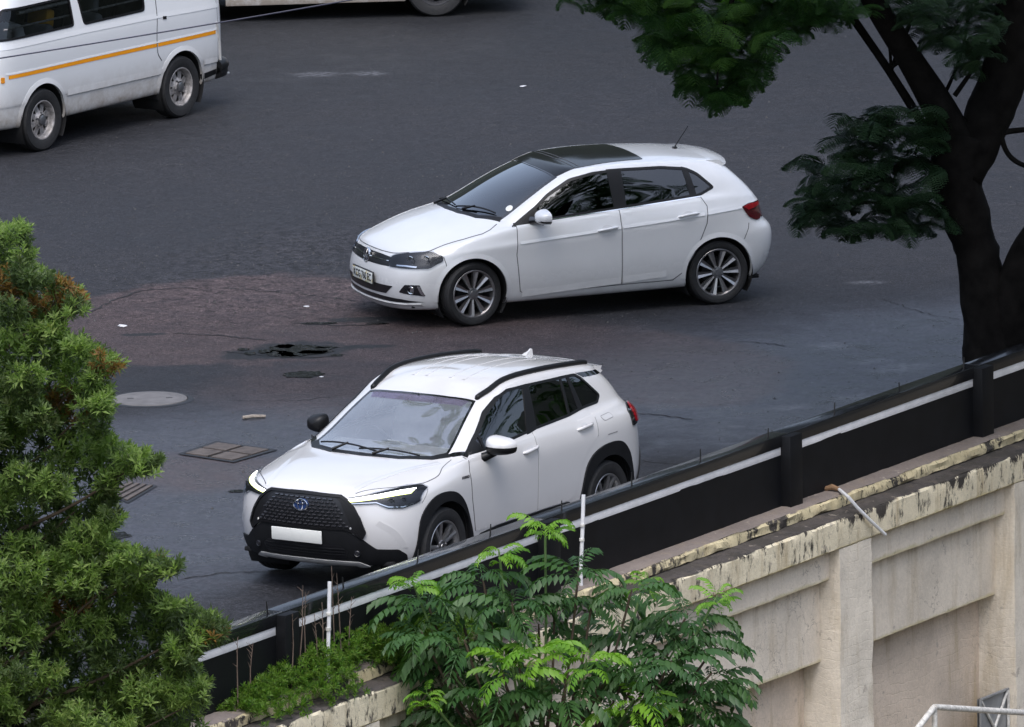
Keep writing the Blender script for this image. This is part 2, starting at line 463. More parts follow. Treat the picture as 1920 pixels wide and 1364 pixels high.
    for k in range(nb):
        a = 2 * math.pi * (k + 0.5) / nb; rr = 0.052 if style != 'steel' else rim_r * 0.36
        q = bmesh.new(); lathe(q, [(0.0, 0.012), (0.009, 0.012), (0.010, -0.01)], 8)
        me = bpy.data.meshes.new('t'); q.to_mesh(me); q.free(); n0 = len(c.verts); c.from_mesh(me); bpy.data.meshes.remove(me)
        c.verts.ensure_lookup_table()
        for v in list(c.verts)[n0:]: v.co += Vector((rr * math.cos(a), yo - 0.012, rr * math.sin(a)))
    obj('hub_cap', c, 'hubcap', w, True, 30)
    w.location = (x, y, z)
    w.rotation_euler = (0, 0.3 * x, (math.pi if flip else 0) + steer)
    return w
def well(car, x, z, R, yi, yo):
    """dark wheel-arch liner, one per side"""
    out = []
    for sg in (1, -1):
        bm = bmesh.new(); a0, a1 = rad(-35), rad(215); n = 28; A = []; B = []
        for k in range(n + 1):
            a = a0 + (a1 - a0) * k / n
            A.append(bm.verts.new((x + R * math.cos(a), sg * yo, z + R * math.sin(a)))); B.append(bm.verts.new((x + R * math.cos(a), sg * yi, z + R * math.sin(a))))
        for k in range(n): bm.faces.new((A[k], A[k + 1], B[k + 1], B[k]))
        bm.faces.new(B)
        out.append(obj('wheel_arch_liner', bm, 'liner', car.root, True, 50))
    return out
def circle(x, z, R, n=64): return [(x + R * math.cos(2 * math.pi * k / n), z + R * math.sin(2 * math.pi * k / n)) for k in range(n)]
def seat(car, x, y, z, mat, s=1.0, w=0.50, head=True, name='seat'):
    bm = bmesh.new()
    add_box(bm, (x + 0.05, y, z + 0.08), (0.50 * s, w, 0.15), Matrix.Rotation(rad(-8), 4, 'Y'), 0.04)
    add_box(bm, (x - 0.28, y, z + 0.40 * s), (0.13, w * 0.96, 0.62 * s), Matrix.Rotation(rad(-16), 4, 'Y'), 0.05)
    if head: add_box(bm, (x - 0.40, y, z + 0.80 * s), (0.09, 0.24, 0.17), Matrix.Rotation(rad(-10), 4, 'Y'), 0.03)
    return obj(name, bm, mat, car.root, True, 50)
def steering(car, x, y, z, r=0.185):
    bm = bmesh.new(); pts = [(0, r * math.cos(a), r * math.sin(a)) for a in np.linspace(0, 2 * math.pi, 33)]
    add_tube(bm, pts, 0.015, 8, False); add_box(bm, (0.02, 0, 0), (0.05, 0.14, 0.10), None, 0.02)
    for sg in (1, -1): add_box(bm, (0.01, sg * 0.11, 0), (0.025, 0.13, 0.035), None, 0.006)
    add_box(bm, (0.005, 0, -0.11), (0.025, 0.04, 0.13), None, 0.006)
    Mx = Matrix.Translation((x, y, z)) @ Matrix.Rotation(rad(22), 4, 'Y'); bmesh.ops.transform(bm, matrix=Mx, verts=bm.verts)
    return obj('steering_wheel', bm, 'black_plastic', car.root, True, 40)
def mirror_housing(car, x, y, z, mat_cap, sx=0.10, sy=0.115, sz=0.075, sg=1, body_dark='black_plastic', foot=(0.06, -0.13, -0.07), split=0.45):
    """door mirror: rounded shell, dark underside, foot to the door, glass facing back"""
    n1, n2 = 10, 20; bm = bmesh.new(); rings = []
    for i in range(n1 + 1):
        u = i / n1; r = (1 - (u ** 2.4)) ** 0.5 if u < 1 else 0.0
        xx = x + sx * (u * 1.0 - 0.15)
        ring = []
        for k in range(n2):
            a = 2 * math.pi * k / n2; ca, sa = math.cos(a), math.sin(a); e = 0.62
            yy = math.copysign(abs(ca) ** e, ca) * sy * max(r, 0.02); zz = math.copysign(abs(sa) ** e, sa) * sz * max(r, 0.02)
            zz *= 1.0 - 0.22 * (yy / sy)
            ring.append(bm.verts.new((xx, sg * (y + yy), z + zz)))
        rings.append(ring)
    caps, dark = [], []
    for i in range(n1):
        for k in range(n2):
            f = bm.faces.new((rings[i][k], rings[i][(k + 1) % n2], rings[i + 1][(k + 1) % n2], rings[i + 1][k]))
            f.material_index = 0 if f.calc_center_median().z > z - sz * split else 1
    f = bm.faces.new(rings[n1]); f.material_index = 0
    o = obj('mirror', bm, [mat_cap, body_dark], car.root, True, 50)
    g = bmesh.new(); gl = [g.verts.new((x - sx * 0.12, sg * (y + (v.co.y * sg - y) * 0.92), z + (v.co.z - z) * 0.92)) for v in [Vv for Vv in []]]
    ring = []
    for k in range(n2):
        a = 2 * math.pi * k / n2; ca, sa = math.cos(a), math.sin(a); e = 0.62
        ring.append(g.verts.new((x - sx * 0.13, sg * (y + math.copysign(abs(ca) ** e, ca) * sy * 0.93), z + math.copysign(abs(sa) ** e, sa) * sz * 0.93)))
    g.faces.new(ring); obj('mirror_glass', g, 'mirror', o, False)
    b = bmesh.new(); add_tube(b, [(x + 0.0, sg * (y - sy * 0.5), z - sz * 0.7), (x + foot[0] * 0.6, sg * (y + foot[1] * 0.7), z + foot[2] * 0.8), (x + foot[0], sg * (y + foot[1]), z + foot[2])], [0.04, 0.036, 0.045], 10)
    obj('mirror_foot', b, body_dark, o, True, 50)
    return o

def sym(half):
    """close a half outline given as (y, z) or mirrored in its first coordinate"""
    return list(half) + [(-a, b) for a, b in reversed(half) if abs(a) > 1e-4]
def symz(half):
    """half outline (x, y>0) of a top view, mirrored in y"""
    return list(half) + [(a, -b) for a, b in reversed(half) if abs(b) > 1e-4]
def arc(x, z, R, a0, a1, n=40): return [(x + R * math.cos(rad(a0 + (a1 - a0) * k / n)), z + R * math.sin(rad(a0 + (a1 - a0) * k / n))) for k in range(n + 1)]
def handle(car, door, a, b, mat, bulge=0.03, r=0.013, lock=False):
    for sg, d in ((1, door[0]), (-1, door[1])):
        bm = bmesh.new(); pts = []; rr = []
        for k in range(9):
            t = k / 8; x = a[0] + (b[0] - a[0]) * t; z = a[1] + (b[1] - a[1]) * t
            q, n = car.hit((x, z), 'y'); o = bulge * (1 - (2 * t - 1) ** 4)
            p = q + n * (o - 0.004); pts.append((p.x, p.y * sg, p.z)); rr.append(r * (1.0 if 0 < k < 8 else 0.75))
        add_tube(bm, pts, rr, 10); obj('handle', bm, mat, d, True, 60)
        # flat patch behind the grip; bowl shade painted in as greyer paint
        c = ((a[0] + b[0]) / 2, (a[1] + b[1]) / 2 + 0.008)
        ell = [(c[0] + 0.055 * math.cos(t), c[1] + 0.030 * math.sin(t)) for t in np.linspace(0, 2 * math.pi, 25)[:-1]]
        o = car.patch('handle_recess_shade', ell, 'y' if sg > 0 else 'r', 'recess_shade', d, 0.0035, 0.012, 0.0)
def floor_pan(car, x0, x1, hw, z):
    bm = bmesh.new(); add_box(bm, ((x0 + x1) / 2, 0, z), (x1 - x0, hw * 2, 0.04), None, 0.01)
    add_tube(bm, [(x0 + 0.2, -0.25, z - 0.03), (0.2, -0.2, z - 0.035), (x1 - 0.4, -0.1, z - 0.03)], 0.03, 8)
    return obj('floor_pan', bm, 'liner', car.root, True, 40)
def wiper(car, p, q, lift=0.02):
    bm = bmesh.new(); pts = []
    for t in np.linspace(0, 1, 10):
        h, n = car.hit((p[0] + (q[0] - p[0]) * t, p[1] + (q[1] - p[1]) * t), 'z'); pts.append(h + n * (lift * (0.7 + 0.5 * math.sin(t * math.pi))))
    add_tube(bm, pts, [0.008] * 10, 6); h, n = car.hit(((p[0] + q[0]) / 2 + 0.09, (p[1] + q[1]) / 2 - 0.12), 'z')
    add_tube(bm, [h + n * 0.012, (pts[4] + pts[5]) / 2 + n * 0.012], [0.013, 0.009], 6)
    return obj('wiper', bm, 'black_plastic', car.root, True, 60)
def carpaint(name, col, dirt=0.0, dirtcol=(0.30, 0.27, 0.24), rough=0.22, ztop=0.6):
    m, nt, b = newmat(name)
    b.inputs['Roughness'].default_value = rough; b.inputs['Coat Weight'].default_value = 1.0; b.inputs['Coat Roughness'].default_value = 0.05
    co = ocoord(nt); n = noise(nt, 3.0, 6, 0.65, co)
    c = ramp(nt, [(0.25, tuple(x * 0.965 for x in col)), (0.75, col)], n)
    if dirt > 0:
        sp = nt.nodes.new('ShaderNodeSeparateXYZ'); nt.links.new(co, sp.inputs[0])
        mr = nt.nodes.new('ShaderNodeMapRange'); mr.inputs[1].default_value = 0.15; mr.inputs[2].default_value = ztop; mr.inputs[3].default_value = 1.0; mr.inputs[4].default_value = 0.0
        nt.links.new(sp.outputs[2], mr.inputs[0])
        n2 = noise(nt, 9.0, 7, 0.7, co)
        f = math_(nt, 'MULTIPLY', mr.outputs[0], math_(nt, 'MULTIPLY', n2, dirt * 1.7), True)
        c = mixc(nt, f, c, dirtcol)
        rr = math_(nt, 'ADD', rough, math_(nt, 'MULTIPLY', f, 0.5)); nt.links.new(rr, b.inputs['Roughness'])
        nt.links.new(math_(nt, 'SUBTRACT', 0.9, f, True), b.inputs['Coat Weight'])
    nt.links.new(c, b.inputs['Base Color'])
    return m
carpaint('white_paint', (0.74, 0.745, 0.755), 0.35)
carpaint('pearl_paint', (0.655, 0.645, 0.645), 0.3)
carpaint('van_paint', (0.76, 0.77, 0.78), 1.25, (0.30, 0.26, 0.22), 0.3, 0.75)
simple('black_plastic', (0.009, 0.009, 0.010), 0.4, spec=.28, bmp=0.05, bscale=200)
simple('roof_black', (0.006, 0.0065, 0.007), 0.10, spec=.35)
simple('cladding', (0.010, 0.0105, 0.012), 0.6, spec=.22, var=0.2, bmp=0.08, bscale=240)
simple('gloss_black', (0.008, 0.008, 0.01), 0.08, coat=1.0)
simple('gap', (0.07, 0.07, 0.075), 0.7)
simple('liner', (0.008, 0.008, 0.009), 0.9)
simple('lining', (0.03, 0.03, 0.033), 0.9)
simple('seat_dark', (0.035, 0.035, 0.04), 0.85, var=0.3, bmp=0.2)
simple('seat_grey', (0.20, 0.20, 0.21), 0.85, var=0.2, bmp=0.2)
simple('seat_light', (0.42, 0.42, 0.42), 0.85, var=0.2, bmp=0.2)
simple('paper', (0.75, 0.74, 0.70), 0.7, var=0.1)
simple('brake', (0.03, 0.03, 0.032), 0.5, 0.5)
simple('tyre', (0.016, 0.016, 0.017), 0.75, var=0.35, vscale=30, bmp=0.15, bscale=120)
simple('alloy', (0.42, 0.41, 0.41), 0.28, 0.9, var=0.12, vscale=20)
simple('alloy2', (0.46, 0.46, 0.47), 0.3, 0.85, var=0.12, vscale=20)
simple('steelrim', (0.34, 0.32, 0.31), 0.5, 0.35, var=0.5, vscale=22)
simple('darkrim', (0.05, 0.05, 0.055), 0.5, 0.3)
simple('hubcap', (0.35, 0.35, 0.36), 0.3, 0.9)
simple('chrome', (0.75, 0.76, 0.78), 0.08, 1.0)
simple('silver', (0.66, 0.65, 0.63), 0.38, 0.35, var=0.1)
simple('mirror', (0.8, 0.8, 0.82), 0.02, 1.0)
simple('badge_blue', (0.03, 0.07, 0.22), 0.2, 0.3, coat=1.0)
simple('grille_black', (0.01, 0.01, 0.012), 0.35)
simple('plate_white', (0.78, 0.78, 0.74), 0.45, var=0.04)
simple('plate_black', (0.02, 0.02, 0.02), 0.5)
simple('lamp_back', (0.02, 0.02, 0.024), 0.3, 0.2)
simple('reflector', (0.7, 0.72, 0.75), 0.12, 1.0)
simple('orange_stripe', (0.90, 0.34, 0.01), 0.4, var=0.06)
simple('amber', (0.8, 0.30, 0.02), 0.2, coat=1.0)
simple('yellow_cloth', (0.70, 0.36, 0.03), 0.8, var=0.15)
def lampred(name, col):
    m, nt, b = newmat(name); b.inputs['Roughness'].default_value = 0.12; b.inputs['Coat Weight'].default_value = 1.0
    w = nt.nodes.new('ShaderNodeTexWave'); w.inputs['Scale'].default_value = 40; nt.links.new(ocoord(nt), w.inputs['Vector'])
    nt.links.new(ramp(nt, [(0, tuple(c * 0.6 for c in col)), (1, col)], w.outputs['Fac']), b.inputs['Base Color'])
lampred('tail_red', (0.42, 0.012, 0.02)); lampred('tail_dark', (0.10, 0.006, 0.012))
def emit(name, col, st):
    m, nt, b = newmat(name); b.inputs['Base Color'].default_value = (*col, 1); b.inputs['Emission Color'].default_value = (*col, 1); b.inputs['Emission Strength'].default_value = st
emit('led', (1.0, 1.0, 0.93), 4.0); emit('led_yellow', (0.92, 1.0, 0.35), 1.6)
glass('glass_dark', (0.08, 0.09, 0.10), 1.55, 0.0, 1.7)
glass('glass_screen', (0.70, 0.73, 0.76), 1.7, 0.0, 2.6, 0.17)
glass('glass_clear', (0.55, 0.60, 0.60), 1.5, 0.0, 1.3)
glass('glass_lens', (0.85, 0.87, 0.9), 1.4, 0.0, 0.7)
carpaint('recess_shade', (0.62, 0.62, 0.63), 0.0)
simple('gap_soft', (0.22, 0.22, 0.22), 0.7)
simple('gloss_grille', (0.03, 0.03, 0.034), 0.18, coat=0.5)
glass('glass_tinted', (0.16, 0.20, 0.20), 1.55, 0.0, 2.2)
glass('glass_side', (0.15, 0.16, 0.17), 1.55, 0.0, 1.9)
glass('glass_purple', (0.80, 0.72, 0.86), 1.3, 0.0, 0.6, 0.06)
m, nt, b = newmat('plate_scene'); b.inputs['Roughness'].default_value = 0.45
_t = nt.nodes.new('ShaderNodeTexCoord'); _n = noise(nt, 14, 3, 0.6, _t.outputs['Object'])
nt.links.new(ramp(nt, [(0.40, (0.70, 0.73, 0.72)), (0.54, (0.70, 0.72, 0.66)), (0.60, (0.66, 0.48, 0.18)), (0.66, (0.42, 0.52, 0.34)), (0.72, (0.70, 0.74, 0.74))], _n), b.inputs['Base Color'])
# ------------------------------------------------------------------ road, wall and fence
from mathutils import noise as mnoise
WA = Vector((-2.5625, -11.3118, 0)); WANG = rad(59.73)
WT = Vector((math.cos(WANG), math.sin(WANG), 0)); WN = Vector((math.sin(WANG), -math.cos(WANG), 0))
def wp(s, d, z): return WA + WT * s + WN * d + Vector((0, 0, z))
def nz(p, sc): return mnoise.noise(Vector(p) * sc)
def emask(nt, co, cx, cy, rx, ry, ang, soft=0.35, nscale=1.5, namp=0.5):
    """soft noise-edged ellipse on the ground: 1 inside, 0 outside"""
    mp = nt.nodes.new('ShaderNodeMapping'); mp.vector_type = 'TEXTURE'
    mp.inputs['Location'].default_value = (cx, cy, 0); mp.inputs['Rotation'].default_value = (0, 0, ang); mp.inputs['Scale'].default_value = (rx, ry, 1e3)
    nt.links.new(co, mp.inputs[0])
    ln = nt.nodes.new('ShaderNodeVectorMath'); ln.operation = 'LENGTH'; nt.links.new(mp.outputs[0], ln.inputs[0])
    n = noise(nt, nscale, 6, 0.65, co)
    d = math_(nt, 'ADD', ln.outputs['Value'], math_(nt, 'MULTIPLY', math_(nt, 'SUBTRACT', n, 0.5), namp * 2))
    mr = nt.nodes.new('ShaderNodeMapRange'); mr.interpolation_type = 'SMOOTHSTEP'
    mr.inputs[1].default_value = 1 - soft; mr.inputs[2].default_value = 1 + soft; mr.inputs[3].default_value = 1; mr.inputs[4].default_value = 0
    nt.links.new(d, mr.inputs[0]); return mr.outputs[0]
def asphalt(name, brown):
    m, nt, b = newmat(name); co = wcoord(nt)
    big = noise(nt, 0.35, 5, 0.6, co); mid = noise(nt, 2.2, 7, 0.7, co, 0.4); fine = noise(nt, 26, 7, 0.8, co); grit = noise(nt, 75, 4, 0.7, co); mot = noise(nt, 7, 6, 0.7, co, .6)
    base = ramp(nt, [(0.30, (0.0145, 0.0148, 0.017)), (0.5, (0.0205, 0.0207, 0.0235)), (0.72, (0.030, 0.030, 0.033))], mixf(nt, 0.5, big, mid))
    # smoother areas lower right and lower left; wet sky sheen painted in as paler blue
    smooth = maxf(nt, emask(nt, co, 4.6, 3.8, 4.6, 3.6, rad(20), .3, .5, .35), emask(nt, co, -3.0, -1.5, 3.2, 4.6, rad(-30), .3, .6, .3))
    base = mixc(nt, smooth, base, ramp(nt, [(0.3, (0.029, 0.030, 0.037)), (0.7, (0.047, 0.048, 0.058))], mid))
    if brown:
        bm_ = brown(nt, co); base = mixc(nt, bm_, base, ramp(nt, [(0.3, (0.036, 0.0265, 0.0265)), (0.55, (0.054, 0.040, 0.0395)), (0.75, (0.072, 0.0545, 0.053))], mid))
    wet = emask(nt, co, -2.0, 26.0, 9.0, 5.5, rad(0), .5, .4, .4); base = mixc(nt, math_(nt, 'MULTIPLY', wet, 0.45), base, (0.012, 0.013, 0.014))
    base = mixc(nt, .8, base, mixc(nt, 1.0, base, ramp(nt, [(.28, (.66,.66,.66)), (.5, (1,1,1)), (.72, (1.32,1.32,1.34))], mot), 'MULTIPLY'))
    spk = ramp(nt, [(0.36, (0.30, 0.30, 0.30)), (0.5, (1, 1, 1)), (0.56, (1.3, 1.3, 1.3)), (0.62, (3.4, 3.4, 3.6))], grit)
    col = mixc(nt, mixf(nt, smooth, 0.8, 0.45), base, mixc(nt, 1.0, base, spk, 'MULTIPLY'))
    rough_ = emask(nt, co, *gp(640,505), 2.0, 3.2, rad(-20), .4, 1.0, .5); col = mixc(nt, math_(nt, 'MULTIPLY', rough_, .95), col, mixc(nt, 1.0, col, ramp(nt, [(.40, (.35,.34,.34)), (.50, (1.1,1.08,1.08)), (.62, (1.7,1.66,1.64))], noise(nt, 9, 7, .75, co, 1.2)), 'MULTIPLY'))
    col = mixc(nt, 0.75, col, mixc(nt, 1.0, col, ramp(nt, [(0.40, (0.35, 0.35, 0.35)), (0.60, (1.75, 1.75, 1.75))], fine), 'MULTIPLY'))
    # damp spots and worn chalky paint
    for cx, cy, rx, ry, an in DAMP: col = mixc(nt, math_(nt, 'MULTIPLY', emask(nt, co, cx, cy, rx * .8, ry * .8, an, .22, 5, .9), .85), col, (0.014, 0.017, 0.019))
    for cx, cy, rx, ry, an in CHALK:
        mk_ = math_(nt, 'MULTIPLY', emask(nt, co, cx, cy, rx * .6, ry * .6, an, .7, 6, 1.0), math_(nt, 'MULTIPLY', ramp(nt, [(.42, (0,0,0)), (.62, (1,1,1))], noise(nt, 16, 6, .75, co)), 1.0), True); col = mixc(nt, math_(nt, 'MULTIPLY', mk_, .45), col, (0.26, 0.26, 0.28))
    nt.links.new(col, b.inputs['Base Color'])
    rg = ramp(nt, [(0.30, (0.52, 0.52, 0.52)), (0.60, (0.80, 0.80, 0.80))], mixf(nt, .5, big, mid))
    nt.links.new(mixf(nt, smooth, rg, ramp(nt, [(.35, (.20,.20,.20)), (.60, (.48,.48,.48))], mid)), b.inputs['Roughness']); nt.links.new(mixf(nt, smooth, 0.24, 0.55), b.inputs['Specular IOR Level'])
    h = math_(nt, 'ADD', math_(nt, 'MULTIPLY', fine, 0.6), math_(nt, 'MULTIPLY', grit, 0.5)); h = math_(nt, 'ADD', h, math_(nt, 'MULTIPLY', mid, 1.2))
    bump(nt, b, h, 0.55, 0.012)
    return m
def mixf(nt, f, a, b):
    m = nt.nodes.new('ShaderNodeMix'); m.data_type = 'FLOAT'
    for s, v in ((m.inputs[0], f), (m.inputs[2], a), (m.inputs[3], b)):
        if isinstance(v, bpy.types.NodeSocket): nt.links.new(v, s)
        else: s.default_value = v
    return m.outputs[0]
def maxf(nt, a, b): return math_(nt, 'MAXIMUM', a, b)
def gp(px, py): p = gnd(px, py); return (p.x, p.y)
DAMP = [(*gp(560,657), .62, .55, 0), (*gp(470,665), .35, .35, 0), (*gp(567,703), .20, .22, 0), (*gp(600,607), .22, .12, 0), (*gp(700,600), .5, .2, 0), (*gp(215,1005), .16, .16, 0), (*gp(445,922), .12, .08, 0), (*gp(690,650), .3, .12, 0), (*gp(265,628), .25, .1, 0)]
CHALK = [(*gp(1640,678), .28, .20, rad(20)), (*gp(1690,690), .26, .5, rad(-60)), (*gp(1625,530), .25, .15, 0), (*gp(590,140), .35, .25, rad(10)), (*gp(690,138), .3, .2, 0), (*gp(1480,765), .3, .2, rad(20)), (*gp(1600,745), .35, .2, rad(30)), (*gp(1560,650), .3, .3, 0), (*gp(1380,800), .1, .1, 0)]
def brownmask(nt, co):
    a = emask(nt, co, *gp(470,600), 2.0, 2.4, rad(-12), .07, 1.6, .24); a2 = maxf(nt, emask(nt, co, *gp(1225,695), 1.25, 1.9, rad(8), .12, 1.2, .28), emask(nt, co, *gp(860,640), 1.6, 1.3, 0, .3, 1.2, .4)); a3 = emask(nt, co, *gp(370,885), .75, .9, 0, .4, 1.5, .5)
    a4 = emask(nt, co, *gp(660,730), 1.2, 1.5, 0, .4, 1.2, .5)
    return math_(nt, 'MINIMUM', maxf(nt, maxf(nt, a, a2), maxf(nt, a3, math_(nt, 'MULTIPLY', a4, .7))), 0.92)
asphalt('asphalt', brownmask)
HUMP = (-.645 + 1.32 * math.cos(rad(237.36)), -4.268 + 1.32 * math.sin(rad(237.36)))
def ground_z(x, y): return 0.046 * math.exp(-(((x - HUMP[0]) ** 2 + (y - HUMP[1]) ** 2) / 1.5 ** 2))
def build_road():
    sa = [-1500,-400,-120,-60] + list(np.arange(-40, 60.1, 1.0)) + [90,160,400,1500]; da = [-2500,-900,-300,-150,-90] + list(np.arange(-60, -12, 2.0)) + list(np.arange(-12, -.3, .4)) + [-.12]
    vs = []; fs = []
    for s in sa:
        for d in da:
            p = wp(s, d, 0); vs.append((p.x, p.y, ground_z(p.x, p.y)))
    m = len(da)
    for i in range(len(sa) - 1):
        for j in range(m - 1): fs.append((i*m+j, (i+1)*m+j, (i+1)*m+j+1, i*m+j+1))
    tag(mk('road', pymesh('road', vs, fs), 'asphalt'), kind='structure')
    simple('earth', (0.10, 0.085, 0.06), 0.95, var=0.4, vscale=0.6)
    vs = [wp(s, d, -6.0) for s, d in ((-400,-.3),(400,-.3),(400,600),(-400,600))]
    tag(mk('lower_ground', pymesh('lower_ground', vs, [(0,1,2,3)]), 'earth'), kind='structure')
build_road()
def build_added_hills():
    """unseen wooded slopes added round the scene to darken horizon and reflections"""
    m, nt, b = newmat('added_woods'); co = wcoord(nt); n = noise(nt, .6, 8, .75, co); nt.links.new(ramp(nt, [(.35, (.004,.007,.004)), (.6, (.010,.016,.009)), (.75, (.020,.028,.015))], n), b.inputs['Base Color']); b.inputs['Roughness'].default_value = .9
    vs = []; fs = []; NA, NR = 120, 8
    for i in range(NA + 1):
        a = rad(-62 + 304 * i / NA)
        for j in range(NR + 1):
            t = j / NR; R = 62 + 60 * t + 6 * nz((math.cos(a) * 3, math.sin(a) * 3, j), 1.3); x, y = R * math.cos(a), 6 + R * math.sin(a)
            z = 36 * math.sin(t * math.pi / 2) ** .6 * (.75 + .5 * nz((x * .06, y * .06, 0), 1.0)) + 2.2 * nz((x * .3, y * .3, 1), 1.0) * min(1, t * 4) - .2 * (1 - t)
            vs.append((x, y, z))
    for i in range(NA):
        for j in range(NR): k = i * (NR + 1) + j; fs.append((k, k + NR + 1, k + NR + 2, k + 1))
    tag(mk('added_hills', pymesh('added_hills', vs, fs), 'added_woods'), kind='structure')
build_added_hills()
def road_bits():
    simple('concrete_pale', (0.15, 0.142, 0.14), 0.75, var=0.22, vscale=7, bmp=0.4, bscale=60)
    simple('cover_brown', (0.10, 0.083, 0.074), 0.8, var=0.35, vscale=9, bmp=0.5, bscale=50)
    simple('wet_dark', (0.014, 0.014, 0.015), 0.5)
    # round cover
    c = gnd(281, 750); R = empty('manhole_cover', c); tag(R, 'round pale concrete manhole cover flush in the road beside the leafy bush', 'manhole')
    b = bmesh.new(); lathe(b, [(0,.016),(.30,.016),(.345,.014),(.352,.004),(.352,-.02)], 48); bmesh.ops.transform(b, matrix=Matrix.Rotation(rad(90), 4, 'X'), verts=b.verts); bmesh.ops.scale(b, vec=(1,1,1), verts=b.verts); obj('lid', b, 'concrete_pale', R, True, 35)
    b = bmesh.new(); lathe(b, [(.356,-.01),(.358,.008),(.395,.009),(.41,.002)], 48); bmesh.ops.transform(b, matrix=Matrix.Rotation(rad(90), 4, 'X'), verts=b.verts); obj('rim', b, 'wet_dark', R, True, 35)
    for k in range(2):
        b = bmesh.new(); add_box(b, (.18 * (1 if k else -1), 0, .0165), (.06,.02,.004)); obj('lifting_slot', b, 'wet_dark', R, False)
    # square cover with four panels
    q = [gnd(*p) for p in ((332,853),(405,829),(521,845),(438,869))]
    def quad(u, v): return q[0].lerp(q[1], u).lerp(q[3].lerp(q[2], u), v)
    R = empty('drain_cover', (0,0,0)); tag(R, 'square drain cover of four brown slabs in a dark frame near the crossover bonnet', 'drain cover')
    b = bmesh.new()
    for (u0,u1,v0,v1) in ((0,1,0,.07),(0,1,.93,1),(0,.07,.07,.93),(.93,1,.07,.93)):
        z = .009; b.faces.new([b.verts.new((*quad(u,v).xy, z)) for u, v in ((u0,v0),(u1,v0),(u1,v1),(u0,v1))])
    b.faces.new([b.verts.new((*quad(u,v).xy, .004)) for u, v in ((.05,.05),(.95,.05),(.95,.95),(.05,.95))]); obj('frame', b, 'wet_dark', R, False)
    for u0, v0 in ((.09,.09),(.53,.09),(.09,.53),(.53,.53)):
        b = bmesh.new(); P = [quad(u0,v0), quad(u0+.38,v0), quad(u0+.38,v0+.38), quad(u0,v0+.38)]
        lo = [b.verts.new((p.x,p.y,.004)) for p in P]; hi = [b.verts.new((p.x,p.y,.014 + .004*random.random())) for p in P]; b.faces.new(hi)
        for i in range(4): b.faces.new((lo[i], lo[(i+1)%4], hi[(i+1)%4], hi[i]))
        obj('slab', b, 'cover_brown', R, False)
    q[:] = [gnd(*p) for p in ((195,925),(240,905),(296,912),(240,945))]
    b = bmesh.new(); P = [quad(u,v) for u, v in ((0,0),(1,0),(1,1),(0,1))]; b.faces.new([b.verts.new((p.x,p.y,.007)) for p in P]); R = obj('drain_grate', b, 'wet_dark', None, False); tag(R, 'dark drain grate half hidden by the leafy bush', 'drain grate')
    for k in range(4):
        b = bmesh.new(); v = .1 + k * .22; P = [quad(.06,v), quad(.94,v), quad(.94,v+.13), quad(.06,v+.13)]; lo = [b.verts.new((p.x,p.y,.006)) for p in P]; hi = [b.verts.new((p.x,p.y,.018)) for p in P]; b.faces.new(hi)
        for i in range(4): b.faces.new((lo[i], lo[(i+1)%4], hi[(i+1)%4], hi[i]))
        obj('bar', b, 'cover_brown', R, False)
    # stick and litter
    simple('wood', (0.36, 0.31, 0.26), 0.8, var=0.3, vscale=30); simple('litter', (0.55, 0.54, 0.55), 0.6, var=0.15)
    a, c = gnd(455,787), gnd(498,784); b = bmesh.new(); add_tube(b, [a + Vector((0,0,.018)), a.lerp(c,.4) + Vector((0,.01,.022)), c + Vector((0,0,.016))], [.016,.018,.014], 7); tag(obj('stick', b, 'wood', None), 'pale broken stick lying on the road near the drain cover', 'stick')
    random.seed(5)
    for px, py, s, lab in ((229,611,.032,'crumpled pale scrap of litter on the brownish asphalt near the bush'),(574,575,.02,'small white scrap of litter ahead of the hatchback'),(981,162,.024,'tiny white scrap of litter on the dark road behind the hatchback'),(603,707,.014,'white speck of litter at the edge of the small damp hollow'),(1545,798,.03,'white scrap of litter on the grey road behind the crossover')):
        b = bmesh.new(); bmesh.ops.create_icosphere(b, subdivisions=2, radius=s)
        for v in b.verts: v.co = Vector((v.co.x * 1.5, v.co.y * 1.6, v.co.z * .35)) * (1 + .6 * nz(v.co * 30 + Vector((px,0,0)), 1.0))
        o = obj('litter', b, 'litter', None, False); o.location = gnd(px, py, s * .3); tag(o, lab, 'litter')
    # standing water in the worn hollows
    m, nt, b_ = newmat('water'); b_.inputs['Base Color'].default_value = (.006,.006,.007,1); n_ = noise(nt, 30, 4, .6, wcoord(nt)); nt.links.new(ramp(nt, [(.4, (.04,.04,.04)), (.6, (.22,.22,.22))], n_), b_.inputs['Roughness'])
    random.seed(17)
    def puddle(px, py, rx, ry, sd):
        c = gnd(px, py); n = 40; vs = [(c.x, c.y, .0055)]; 
        for k in range(n):
            a = 2 * math.pi * k / n; r = 1 + .45 * nz((math.cos(a) * 1.6, math.sin(a) * 1.6, sd), 1.0) + .25 * nz((math.cos(a) * 5, math.sin(a) * 5, sd), 1.0); vs.append((c.x + rx * r * math.cos(a), c.y + ry * r * math.sin(a), .0055))
        tag(mk('puddle', pymesh('puddle', vs, [(0, 1 + k, 1 + (k + 1) % n) for k in range(n)], False), 'water'), kind='structure')
    for px, py, rx, ry in ((556,657,.26,.30),(522,664,.12,.14),(590,661,.16,.10),(567,703,.19,.17),(498,660,.07,.10),(535,650,.10,.10),(612,652,.10,.06),(540,668,.09,.08),(455,656,.06,.06),(216,1006,.12,.16),(446,922,.10,.06),(600,607,.16,.05),(705,608,.12,.04),(470,664,.05,.07),(632,667,.07,.05)): puddle(px, py, rx, ry, px * .37)
    # loose grit
    vs = []; fs = []
